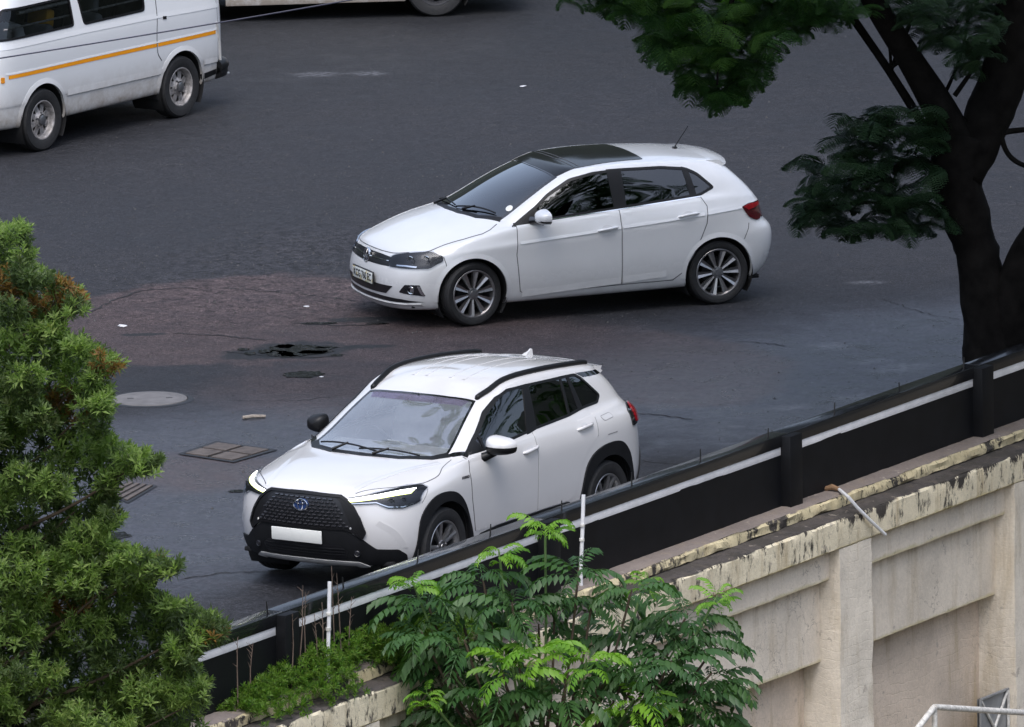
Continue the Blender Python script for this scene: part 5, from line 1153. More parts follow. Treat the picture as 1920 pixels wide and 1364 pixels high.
    d2 = X.both(X.patch, 'door', rnd([(-.188,1.112),(-.188,.43),(-.73,.44),(-.80,.52),(-.88,.74),(-1.00,.86),(-1.14,.94),(-1.16,1.10),(-1.10,1.175),(-.81,1.147)], .03), 'y', W, None, .0025, .05, .006)
    X.both(X.strip, 'door_gap', [(.866,1.05),(.909,.939),(.891,.703),(.83,.41)], 'y', .008, 'gap', None, .0016)
    X.both(X.strip, 'door_gap', [(-.18,1.115),(-.18,.43)], 'y', .005, 'gap_soft', None, .0016)
    X.both(X.strip, 'door_gap', [(-.86,.72),(-1.00,.868),(-1.146,.945),(-1.167,1.10)], 'y', .005, 'gap_soft', None, .0016)
    handle(X, d1, (.05,.966), (-.19,.992), W, .035, .016); handle(X, d2, (-.84,1.035), (-1.085,1.053), W, .035, .016)
    fl = rnd([(-1.25,1.092),(-1.41,1.103),(-1.445,1.065),(-1.29,1.052)], .02); X.patch('fuel_flap', fl, 'y', W, None, .002, .03, .003); X.strip('fuel_flap_gap', fl, 'y', .005, 'gap_soft', None, .001, True, side=1)
    0 and X.both(X.strip, 'panel_fold', crv([(-.62,.955),(-.64,1.0),(-.74,1.04),(-1.0,1.075),(-1.5,1.085)], 5), 'y', .03, W, None, .0, off2=.008, thick=0)
    X.both(X.strip, 'bonnet_gap', crv([(.98,.745),(1.10,.762),(1.20,.79),(1.30,.826),(1.42,.826),(1.573,.796),(1.80,.68),(2.05,.46)], 5), 'z', .007, 'gap', None, .001)
    X.both(X.strip, 'bonnet_fold', crv([(2.06,.42),(1.75,.50),(1.353,.60),(1.10,.70)], 5), 'z', .06, W, None, .0035, off2=.0, thick=0)
    X.both(X.strip, 'bumper_gap', [(1.54,.885),(1.60,.83),(1.66,.78)], 'y', .006, 'gap_soft', None, .001)
    X.both(X.strip, 'fender_reflector', [(-1.30,.928),(-1.46,.932)], 'y', .008, 'gap_soft', None, .002)
    # badges
    q, n = X.hit((0,.775), 'x'); t = bmesh.new()
    def ell(a, b, cx=0, cz=0, r=.0065, n=28):
        add_tube(t, [(cx + a * math.cos(u), .012, cz + b * math.sin(u)) for u in np.linspace(0, 2 * math.pi, n + 1)], r, 6, False)
    ell(.070,.048); ell(.024,.044,0,.002,.005); ell(.050,.018,0,.026,.005)
    Mx = Matrix.Translation(q + Vector((.03,0,0))) @ Matrix.Rotation(rad(-90), 4, 'Z'); bmesh.ops.transform(t, matrix=Mx, verts=t.verts); bd = obj('badge', t, 'chrome', R)
    b = bmesh.new(); ring = [b.verts.new((.072 * math.cos(u), .006, .050 * math.sin(u))) for u in np.linspace(0, 2 * math.pi, 33)[:-1]]; b.faces.new(ring)
    r2 = [b.verts.new((v.co.x, -.03, v.co.z)) for v in ring]
    for i in range(32): b.faces.new((ring[i], ring[(i + 1) % 32], r2[(i + 1) % 32], r2[i]))
    bmesh.ops.transform(b, matrix=Mx, verts=b.verts); obj('badge_back', b, 'badge_blue', bd)
    q, n = X.hit((.985,.903), 'y')
    for sg in (1, -1):
        rot = Matrix(((-sg,0,0,0),(0,0,sg,0),(0,1,0,0),(0,0,0,1)))
        textmesh('hybrid_badge', 'HYBRID', .034, 'gap', R, Matrix.Translation((q.x, sg * (q.y + .004), q.z)) @ rot, True, .002)
    # number plate
    q, n = X.hit((0,.51), 'x'); px = q.x + .028; bm = bmesh.new(); add_box(bm, (px, -.035, .508), (.014, .51, .112), Matrix.Rotation(rad(4), 4, 'Y'), .004); obj('number_plate', bm, 'plate_white', R, True, 40)
    # roof
    for sg in (1, -1):
        bm = bmesh.new(); pts = []; rr = []
        path = crv([(.25,.535),(.05,.562),(-.35,.583),(-.85,.583),(-1.25,.567),(-1.52,.545)], 8)
        for k, p in enumerate(path):
            h, n = X.hit(p, 'z'); u = k / (len(path) - 1); lift = .006 * min(1, u * 6, (1 - u) * 10); pts.append((h.x, h.y * sg, h.z + lift + .006)); rr.append(.026 if 0 < k < len(path) - 1 else .012)
        add_tube(bm, pts, rr, 10)
        for u in (0.03, .52, .96):
            p = pts[int(u * (len(pts) - 1))]; add_tube(bm, [p, (p[0], p[1], p[2] - .05)], [.022, .026], 8)
        obj('roof_rail', bm, 'black_plastic', R, True, 60)
    bm = bmesh.new(); q, n = X.hit((-1.42,0), 'z')
    prof = [(.09,-.01),(-.06,-.01),(-.07,.045),(-.055,.05),(-.02,.032),(.045,.012)]
    def fp(p, y, s): return (q.x + p[0] * s, y, q.z + p[1] * (1 if s == 1 else .96))
    prism(bm, prof, lambda p: fp(p, -.022 if p[1] < .03 else -.008, 1), lambda p: fp(p, .022 if p[1] < .03 else .008, 1)); obj('antenna_fin', bm, W, R, True, 40)
    for y in (.12, .26, -.12, -.26): X.strip('roof_rib', [(.02,y),(-.5,y),(-1.15,y*.95)], 'z', .03, W, None, .004, thick=.0)
    bm = bmesh.new(); top = []
    for y in np.linspace(-.56, .56, 13):
        u = abs(y) / .56; z0 = 1.47 - .02 * u ** 2; xr = -1.85 + .10 * u ** 3
        top.append([bm.verts.new(v) for v in ((-1.60,y,z0+.012),(-1.75,y*1.01,z0-.005),(xr+.03,y*1.02,z0-.03),(xr,y*1.02,z0-.05),(xr+.05,y*1.02,z0-.07),(-1.66,y,z0-.07))])
    for a, c in zip(top, top[1:]):
        for k in range(5): bm.faces.new((a[k], a[k+1], c[k+1], c[k]))
    bm.faces.new(top[0]); bm.faces.new(top[-1][::-1]); obj('roof_spoiler', bm, W, R, True, 50)
    mirror_housing(X, .58, 1.005, 1.125, W, .15, .145, .082, 1, 'black_plastic', (.07,-.16,-.11), -.05); mirror_housing(X, .47, .955, 1.135, 'black_plastic', .13, .098, .080, -1, 'black_plastic', (.08,-.11,-.08))
    # cabin
    for x, y in ((.08,.38), (.08,-.38)): seat(X, x, y, .52, 'seat_light')
    for y in (.38, -.38): seat(X, -.78, y, .54, 'seat_grey', .95, .62)
    bm = bmesh.new(); add_box(bm, (.86, 0, .93), (.60, 1.40, .22), Matrix.Rotation(rad(6), 4, 'Y'), .05); obj('dashboard', bm, 'seat_light', R, True, 50)
    bm = bmesh.new(); add_box(bm, (.30, 0, 1.39), (.02, .22, .06), Matrix.Rotation(rad(-10), 4, 'Y'), .01); add_tube(bm, [(.30,0,1.40),(.34,0,1.45)], .01, 6); obj('rear_view_mirror', bm, 'black_plastic', R)
    steering(X, .46, -.38, 1.0)
    bm = bmesh.new(); add_box(bm, (.70, -.02, 1.09), (.20, .10, .006), Matrix.Rotation(rad(-18), 4, 'Y') @ Matrix.Rotation(rad(25), 4, 'Z')); p = obj('folded_paper', bm, 'paper', None, False); p.parent = None; p.matrix_world = X.Mw
    tag(p, 'folded white paper lying on the dashboard behind the crossover windscreen', 'paper')
    return X
build_cross()
# ------------------------------------------------------------------ minibus taxis
def vrow(zs, ys, xf, xr, w=1.0):
    """one contour of the minibus: half width, nose x, tail x, height"""
    y = ys; return [(xf,0,zs),(xf-.02,.42*y/.845,zs),(xf-.10,.70*y/.845,zs),(xf-.30,y*.985,zs),(1.2,y,zs),(.6,y,zs),(0,y,zs),(-.6,y,zs),(-1.2,y,zs),(xr+.24,y*.985,zs),(xr+.07,.72*y/.845,zs),(xr+.015,.4*y/.845,zs),(xr,0,zs)]
VANG = [vrow(.31,.74,1.95,-1.95),vrow(.30,.81,2.03,-2.05),vrow(.42,.83,2.08,-2.085),vrow(.53,.838,2.10,-2.09),vrow(.56,.848,2.10,-2.09),vrow(.80,.85,2.10,-2.09),vrow(.97,.85,2.09,-2.085),vrow(1.10,.843,2.07,-2.08),vrow(1.20,.826,2.04,-2.075),vrow(1.45,.785,1.93,-2.05),vrow(1.68,.735,1.78,-2.01),vrow(1.80,.67,1.66,-1.95),vrow(1.87,.46,1.35,-1.62)]
VANG += [[(1.0,0,1.90),(.98,0,1.90),(.95,0,1.90),(.9,0,1.90),(.7,0,1.90),(.45,0,1.90),(0,0,1.90),(-.45,0,1.90),(-.8,0,1.90),(-1.0,0,1.90),(-1.12,0,1.90),(-1.2,0,1.90),(-1.22,0,1.90)]]
def build_van(loc, yaw, label, full=True):
    V = Car('minibus', VANG, loc, yaw, (8, 10)); R = V.root; W = 'van_paint'
    tag(R, label, 'minibus', 'white minibus taxis at the far side')
    FX = 1.205 if full else 1.55
    wins = [rnd([(-.60,1.212),(.465,1.212),(.515,1.52),(-.62,1.52)], .05), rnd([(.625,1.222),(1.93,1.222),(1.72,1.54),(.64,1.54)], .05), rnd([(-.98,1.24),(-1.78,1.24),(-1.74,1.52),(-.98,1.52)], .05)]
    for ax in 'yr':
        for x in (FX, -1.205): V.cut(circle(x, .335, .375), ax)
        if full:
            for w in wins[:2]: V.cut(w, ax, .5)
    WS = rnd(sym([(0,1.28),(.62,1.28),(.56,1.66),(0,1.70)]), .06)
    V.finish_body(W, 'lining'); floor_pan(V, -1.95, 1.95, .74, .40)
    for x in (FX, -1.205): well(V, x, .335, .385, .45, .84)
    for x in (FX, -1.205):
        rm = 'steelrim' if full else 'darkrim'; wheel(V, x, .735, .325, .325, .205, .20, 8, 'steel', rm); wheel(V, x, -.735, .325, .325, .205, .20, 8, 'steel', rm, 0, True)
        V.both(V.strip, 'wheel_arch_lip', arc(x, .335, .375, -6, 186), 'y', .05, W, None, .002, off2=.010, thick=.02, side=1)
    V.patch('windscreen', WS, 'x', 'glass_dark', None, .003, .06); V.patch('rear_window', rnd(sym([(0,1.25),(.60,1.25),(.55,1.62),(0,1.64)]), .06), 'b', 'glass_dark', None, .003, .06)
    if not full:
        for w in wins[:2]: V.both(V.patch, 'side_window', w, 'y', 'glass_dark', None, .003, .06)
    else:
        for w in wins[:2]:
            V.both(V.strip, 'window_rubber', w, 'y', .022, 'black_plastic', None, .006, True, side=-1); V.both(V.patch, 'side_window', w, 'y', 'glass_clear', None, -.006, .06, 0)
        for sg in (1, -1):
            bm = bmesh.new(); add_tube(bm, [(1.75,.765*sg,1.335),(-.60,.765*sg,1.335)], .011, 6); obj('window_bar', bm, 'steelrim', R)
            bm = bmesh.new(); add_tube(bm, [(1.5,.752*sg,1.475),(.62,.752*sg,1.475)], .02, 6); obj('window_bar', bm, 'steelrim', R)
    V.both(V.strip, 'orange_stripe', [(1.78,.850),(.5,.843),(-.758,.831)], 'y', .036, 'orange_stripe', None, .003)
    V.both(V.strip, 'orange_stripe', [(-.782,.830),(-1.82,.822)], 'y', .036, 'orange_stripe', None, .003)
    V.both(V.strip, 'waist_moulding', [(1.82,.885),(.5,.876),(-.9,.862),(-1.86,.852)], 'y', .02, W, None, .001, off2=.004, thick=0)
    V.both(V.strip, 'sill_fold', [(.80,.556),(0,.55),(-.83,.545)], 'y', .06, W, None, .001, off2=.010, thick=0)
    V.both(V.strip, 'sill_fold', [(-1.60,.53),(-1.86,.525)], 'y', .05, W, None, .001, off2=.010, thick=0)
    V.both(V.strip, 'shoulder_fold', [(1.9,1.16),(.5,1.155),(-.8,1.135),(-1.9,1.10)], 'y', .05, W, None, .0005, off2=.004, thick=0)
    V.both(V.strip, 'door_gap', crv([(-.80,1.62),(-.805,1.30),(-.79,1.12),(-.77,.97),(-.768,.80),(-.79,.72),(-.845,.655)], 5), 'y', .010, 'gap', None, .002)
    V.both(V.strip, 'tail_gap', [(-1.86,1.62),(-1.87,1.1),(-1.87,.40)], 'y', .008, 'gap_soft', None, .001)
    V.both(V.strip, 'side_catch', [(-.885,1.103),(-.945,1.097)], 'y', .032, 'black_plastic', None, .006)
    V.both(V.patch, 'rear_sill_shadow', [(-1.55,.405),(-1.85,.425),(-1.85,.37),(-1.58,.345)], 'y', 'black_plastic', None, .004, .03)
    V.both(V.patch, 'indicator', rnd([(1.835,.86),(1.88,.86),(1.88,.80),(1.835,.80)], .01), 'y', 'amber', None, .006, .03)
    for sg in (1, -1):
        bm = bmesh.new(); add_box(bm, (-.80, .70 * sg, .36), (.012, .22, .24), Matrix.Rotation(rad(12), 4, 'Y'), .003); obj('mud_flap', bm, 'tyre', R)
        bm = bmesh.new(); add_tube(bm, [(-1.84,.835*sg,.92),(-1.90,.825*sg,.70),(-1.93,.81*sg,.46),(-1.90,.82*sg,.33)], .016, 8); obj('corner_trim', bm, 'silver', R)
    bm = bmesh.new()
    pts = [(-1.86,.80,.42),(-2.02,.76,.42),(-2.14,.60,.42),(-2.16,.3,.42),(-2.16,-.3,.42),(-2.14,-.60,.42),(-2.02,-.76,.42),(-1.86,-.80,.42)]
    for dz, r in ((.02,.08),(-.04,.07)): add_tube(bm, [(p[0],p[1],p[2]+dz) for p in crv(pts, 4)], r, 8)
    obj('rear_bumper', bm, 'black_plastic', R, True, 60)
    V.both(V.patch, 'tail_light', [(.60,.60),(.74,.60),(.74,.92),(.60,.92)], 'b', 'tail_red', None, .01, .03)
    bm = bmesh.new(); add_box(bm, (0,0,0), (.05,.07,.02), None, .005); o = obj('step', bm, 'silver', R); o.location = (-2.12,.74,.335)
    if not full:
        for sg in (1, -1):
            bm = bmesh.new(); add_box(bm, (.12, .825 * sg, .27), (1.98, .03, .17), None, .01); obj('side_skirt', bm, W, R)
    if full:
        for x in (1.2, .35, -.55, -1.35):
            for y in (.50, 0.0, -.50): seat(V, x, y, .72, 'seat_grey' if y else 'seat_dark', .78, .44, True)
        bm = bmesh.new(); add_box(bm, (.80, .52, 1.31), (.15, .27, .21), Matrix.Rotation(rad(-10), 4, 'Y'), .04); obj('headrest_cover', bm, 'yellow_cloth', R)
    return V
VAN_LOC = (-4.7896, 18.6784, 0.0); VAN_YAW = rad(-125.06)
build_van(VAN_LOC, VAN_YAW, 'white minibus with orange side stripe and dark windows at upper left corner', True)
build_van((-2.04, 26.35, 0.0), rad(-175), 'white minibus beyond the road, only its sill and one wheel showing', False)

def build_passenger():
    """seated passenger behind the minibus window"""
    J = dict(pel=(1.20,.46,.84), bel=(1.24,.46,1.0), ch=(1.32,.46,1.18), nk=(1.40,.46,1.34), hd=(1.46,.46,1.42), top=(1.49,.46,1.53), s1=(1.33,.64,1.27), e1=(1.46,.70,1.07), h1=(1.66,.60,1.05), s2=(1.33,.28,1.27), e2=(1.46,.22,1.07), h2=(1.66,.32,1.05), k1=(1.58,.56,.88), f1=(1.62,.56,.46), k2=(1.58,.36,.88), f2=(1.62,.36,.46))
    rad_ = dict(pel=.15, bel=.145, ch=.155, nk=.058, hd=.088, top=.075, s1=.072, e1=.048, h1=.036, s2=.072, e2=.048, h2=.036, k1=.075, f1=.05, k2=.075, f2=.05)
    E = [('pel','bel'),('bel','ch'),('ch','nk'),('nk','hd'),('hd','top'),('ch','s1'),('s1','e1'),('e1','h1'),('ch','s2'),('s2','e2'),('e2','h2'),('pel','k1'),('k1','f1'),('pel','k2'),('k2','f2')]
    K = list(J); Mv = Matrix.Translation(VAN_LOC) @ Matrix.Rotation(VAN_YAW, 4, 'Z')
    me = bpy.data.meshes.new('person'); me.from_pydata([J[k] for k in K], [(K.index(a), K.index(c)) for a, c in E], []); o = bpy.data.objects.new('person', me); COL.objects.link(o)
    o.modifiers.new('s', 'SKIN'); o.modifiers.new('u', 'SUBSURF').render_levels = 2; o.modifiers['u'].levels = 2
    for k, v in enumerate(me.skin_vertices[0].data): v.radius = (rad_[K[k]],) * 2; v.use_root = K[k] == 'pel'
    dg = bpy.context.evaluated_depsgraph_get(); m2 = bpy.data.meshes.new_from_object(o.evaluated_get(dg)); bpy.data.objects.remove(o)
    simple('skin', (0.09, 0.05, 0.033), 0.55); simple('shirt_grey', (0.42, 0.41, 0.43), 0.9, var=.12); simple('hair', (0.012, 0.010, 0.009), 0.9); simple('trousers', (0.04, 0.045, 0.06), 0.9)
    m2.materials.clear()
    for n in ('skin', 'shirt_grey', 'trousers'): m2.materials.append(MATS[n])
    for p in m2.polygons:
        p.use_smooth = True; c = p.center
        p.material_index = 0 if (c.z > 1.35 and c.x > 1.36) or c.x > 1.62 and c.z > 1.0 else 2 if c.z < .97 else 1
    p = mk('person', m2); p.matrix_world = Mv; tag(p, 'seated passenger in a pale grey shirt behind the minibus window', 'person')
    b = bmesh.new(); bmesh.ops.create_uvsphere(b, u_segments=16, v_segments=12, radius=1)
    for v in b.verts: v.co = Vector((1.455 + v.co.x * .098, .46 + v.co.y * .09, 1.50 + v.co.z * .075))
    obj('hair', b, 'hair', p)
    for sg in (1, -1):
        b = bmesh.new(); bmesh.ops.create_uvsphere(b, u_segments=8, v_segments=6, radius=.012, matrix=Matrix.Translation((1.545,.46+.035*sg,1.45))); obj('eye', b, 'hair', p)
    b = bmesh.new(); add_tube(b, [(1.545,.46,1.45),(1.567,.46,1.415),(1.55,.46,1.40)], [.008,.014,.010], 6); obj('nose', b, 'skin', p)
build_passenger()
# ------------------------------------------------------------------ plants
def leafmat(name, cols, trans=0.35, rough=0.5):
    m, nt, b = newmat(name); nt.nodes.remove(b)
    oi = nt.nodes.new('ShaderNodeObjectInfo'); ge = nt.nodes.new('ShaderNodeNewGeometry')
    f = math_(nt, 'FRACT', math_(nt, 'ADD', oi.outputs['Random'], math_(nt, 'MULTIPLY', ge.outputs['Random Per Island'], 0.45)))
    n = len(cols); c = ramp(nt, [(i / (n - 1), cl) for i, cl in enumerate(cols)], f)
    d = nt.nodes.new('ShaderNodeBsdfPrincipled'); d.inputs['Roughness'].default_value = rough; d.inputs['Specular IOR Level'].default_value = 0.35; nt.links.new(c, d.inputs['Base Color'])
    t = nt.nodes.new('ShaderNodeBsdfTranslucent'); nt.links.new(mixc(nt, 1.0, c, (1.3, 1.5, 0.7), 'MULTIPLY'), t.inputs[0])
    mx = nt.nodes.new('ShaderNodeMixShader'); mx.inputs[0].default_value = trans; nt.links.new(d.outputs[0], mx.inputs[1]); nt.links.new(t.outputs[0], mx.inputs[2])
    nt.links.new(mx.outputs[0], nt.nodes['Material Output'].inputs[0])
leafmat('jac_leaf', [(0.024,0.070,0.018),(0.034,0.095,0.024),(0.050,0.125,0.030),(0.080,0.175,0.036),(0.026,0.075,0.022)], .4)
leafmat('jac_highlight', [(0.075,0.165,0.034),(0.10,0.21,0.045),(0.06,0.14,0.03)], .45)  # highlights painted in as a paler leaf copy
leafmat('jac_shaded', [(0.014,0.036,0.016),(0.020,0.048,0.021),(0.029,0.064,0.027),(0.016,0.040,0.018)], .25)  # darker copy for shaded foliage, the shade put into the colour
leafmat('sap_leaf', [(0.034,0.088,0.026),(0.046,0.108,0.030),(0.062,0.135,0.036),(0.040,0.098,0.030)], .3, .42)
leafmat('sap_young', [(0.13,0.29,0.028),(0.19,0.36,0.035),(0.10,0.24,0.026)], .4, .42)
leafmat('bush_leaf', [(0.115,0.185,0.048),(0.165,0.25,0.066),(0.235,0.335,0.095),(0.135,0.21,0.056),(0.29,0.385,0.12),(0.20,0.235,0.068)], .5)
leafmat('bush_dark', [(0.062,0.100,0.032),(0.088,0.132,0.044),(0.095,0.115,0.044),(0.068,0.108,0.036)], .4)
leafmat('bush_brown', [(0.18,0.09,0.022),(0.24,0.14,0.03),(0.14,0.075,0.025),(0.22,0.18,0.035)], .3)
leafmat('weed_leaf', [(0.05,0.13,0.016),(0.085,0.19,0.022),(0.13,0.25,0.032),(0.12,0.18,0.028)], .4)
simple('bark_dark', (0.0075, 0.0068, 0.0064), 0.95, var=0.6, vscale=7, spec=.12, bmp=0.9, bscale=16)
simple('twig', (0.085, 0.06, 0.04), 0.9, var=0.3); simple('green_stem', (0.10, 0.17, 0.05), 0.7, var=0.2); simple('dry_stalk', (0.13, 0.095, 0.075), 0.95, var=0.3)
class LB:
    """collects leaf blades as folded quads"""
    def __init__(s): s.v = []; s.f = []
    def blade(s, p, d, n, L, w, curl=0.0):
        d = d.normalized(); x = d.cross(n).normalized(); n = x.cross(d); k = len(s.v)
        s.v += [p, p + d * L * .45 + x * w * .5 + n * (L * .04), p + d * L - n * curl * L, p + d * L * .45 - x * w * .5 + n * (L * .04), p + d * L * .5 - n * (L * .03)]
        s.f += [(k, k+1, k+4), (k+1, k+2, k+4), (k+2, k+3, k+4), (k+3, k, k+4)]
    def mesh(s, name): return npmesh(name, s.v, s.f)
def frond_pts(L, droop, n=12, side=0.0):
    pts = []; a = 0.25; p = Vector((0,0,0))
    for i in range(n + 1):
        pts.append(p.copy()); t = i / n; ang = a - droop * t * t; p = p + Vector((math.cos(ang) * math.cos(side * t), math.sin(side * t) * .4, math.sin(ang))) * (L / n)
    return pts
def jac_frond(seed):
    """bipinnate feathery frond along +x"""
    random.seed(seed); lb = LB(); L = 1.0; P = frond_pts(L, random.uniform(1.2, 1.9), 13, random.uniform(-.4,.4))
    for i in range(1, 14):
        t = i / 13; d = (P[i] - P[i-1]).normalized(); up = Vector((0,0,1)); sd = d.cross(up).normalized(); pl = .36 * math.sin(math.pi * (.18 + .78 * t)) ** .8
        for sg in (-1, 1):
            pd = (sd * sg + d * .55 + Vector((0,0,-.25 - .2 * random.random()))).normalized(); nrm = up + sd * sg * .2; xx = pd.cross(nrm).normalized()
            m = 7; lb.blade(P[i], pd - up * .12, nrm, pl * 1.0, .016)
            for k in range(1, m + 1):
                q = P[i] + pd * (pl * k / m) - up * (pl * .25 * (k / m) ** 2); ll = .072 * (1.1 - .45 * k / m)
                for s2 in (-1, 1): lb.blade(q, (xx * s2 + pd * .6 - up * .15), nrm, ll, ll * .6)
            lb.blade(P[i] + pd * pl, pd, nrm, .05, .025)
    for i in range(13): lb.blade(P[i], P[i+1] - P[i], Vector((0,0,1)), (P[i+1] - P[i]).length * 1.1, .012)
    return lb.mesh('frond')
def sap_frond(seed):
    random.seed(seed); lb = LB(); n = 9; P = frond_pts(1.0, random.uniform(1.3, 2.1), n, random.uniform(-.3,.3))
    for i in range(2, n + 1):
        d = (P[i] - P[i-1]).normalized(); up = Vector((0,0,1)); sd = d.cross(up).normalized()
        for sg in (-1, 1):
            l = random.uniform(.20,.27) * (.75 + .35 * math.sin(math.pi * i / (n + 1))); lb.blade(P[i] + sd * sg * .01, (sd * sg * .85 + d * .55 - up * random.uniform(.35,.75)), up + sd * sg * .3, l, l * .44, .14)
    lb.blade(P[n], P[n] - P[n-1], Vector((0,0,1)), .2, .07, .1)
    for i in range(n): lb.blade(P[i], P[i+1] - P[i], Vector((0,0,1)), (P[i+1] - P[i]).length * 1.15, .022)
    return lb.mesh('frond')
def sprig(seed, n=13):
    random.seed(seed); lb = LB()
    for k in range(n):
        t = k / n; a = k * 2.4; el = rad(20 + 60 * t) + random.uniform(-.25,.25); d = Vector((math.cos(a) * math.cos(el), math.sin(a) * math.cos(el), math.sin(el) * .9))
        p = Vector((0,0,t * .55)); L = random.uniform(.45,.75) * (1.05 - .35 * t); lb.blade(p, d, Vector((0,0,1)) + d * .2 - d * d.z, L, L * random.uniform(.22,.32), random.uniform(0,.25))
    lb.blade(Vector((0,0,-.5)), Vector((0,0,1)), Vector((1,0,0)), 1.05, .03)
    return lb.mesh('leaf_sprig')
def put(name, me, mat, parent, p, dr, size, roll=None):
    """link one leaf object: local +x along dr"""
    d = Vector(dr).normalized(); up = Vector((0,0,1)); y = up.cross(d)
    if y.length < 1e-3: y = Vector((0,1,0))
    y.normalize(); z = d.cross(y); Rm = Matrix((d, y, z)).transposed().to_4x4()
    if roll: Rm = Rm @ Matrix.Rotation(roll, 4, 'X')
    o = bpy.data.objects.new(name, me); COL.objects.link(o)
    o.matrix_world = Matrix.Translation(p) @ Rm @ Matrix.Diagonal((size, size, size, 1))
    if parent is not None: o.parent = parent; o.matrix_parent_inverse = parent.matrix_world.inverted()
    return o
def joined(name, items, mat, parent, kind='stuff'):
    """many placed copies of leaf meshes merged into one part"""
    V = []; F = []; off = 0; cache = {}
    for me, p, d, size, roll in items:
        if me.name not in cache:
            a = np.empty(len(me.vertices) * 3, np.float32); me.vertices.foreach_get('co', a); f = np.empty(len(me.loops), np.int32); me.loops.foreach_get('vertex_index', f); cache[me.name] = (a.reshape(-1,3), f.reshape(-1,3))
        a, f = cache[me.name]; d = Vector(d).normalized(); y = Vector((0,0,1)).cross(d)
        if y.length < 1e-3: y = Vector((0,1,0))
        y.normalize(); z = d.cross(y); R = np.array(Matrix((d, y, z)).transposed() @ Matrix.Rotation(roll or 0, 3, 'X'))
        V.append(a @ R.T * size + np.array(p)); F.append(f + off); off += len(a)
    me = npmesh(name, np.concatenate(V), np.concatenate(F)); o = mk(name, me, mat, None)
    if parent is not None: o.parent = parent; o.matrix_parent_inverse = parent.matrix_world.inverted()
    tag(o, kind=kind); return o
def matcopy(me, mat):
    c = me.copy(); c.materials.clear(); c.materials.append(MATS[mat]); return c
def sample_poly(poly, n):
    xs = [p[0] for p in poly]; ys = [p[1] for p in poly]; out = []
    while len(out) < n:
        p = (random.uniform(min(xs), max(xs)), random.uniform(min(ys), max(ys)))
        if inpoly(p, poly): out.append(p)
    return out
def limb(b, pts, Y, seg=12, wob=.03, dy=None):
    """photo-scale limb: (px, py, radius px) on a depth plane"""
    P = crv([(x, y, r) for x, y, r in pts], 5) if len(pts) > 2 else pts; out = []; rr = []
    for i, (x, y, r) in enumerate(P):
        yy = Y + (dy[0] + (dy[1] - dy[0]) * i / (len(P) - 1) if dy else 0); out.append(aty(x, y, yy)); rr.append(max(.004, r / 206.0))
    add_tube(b, out, rr, seg)
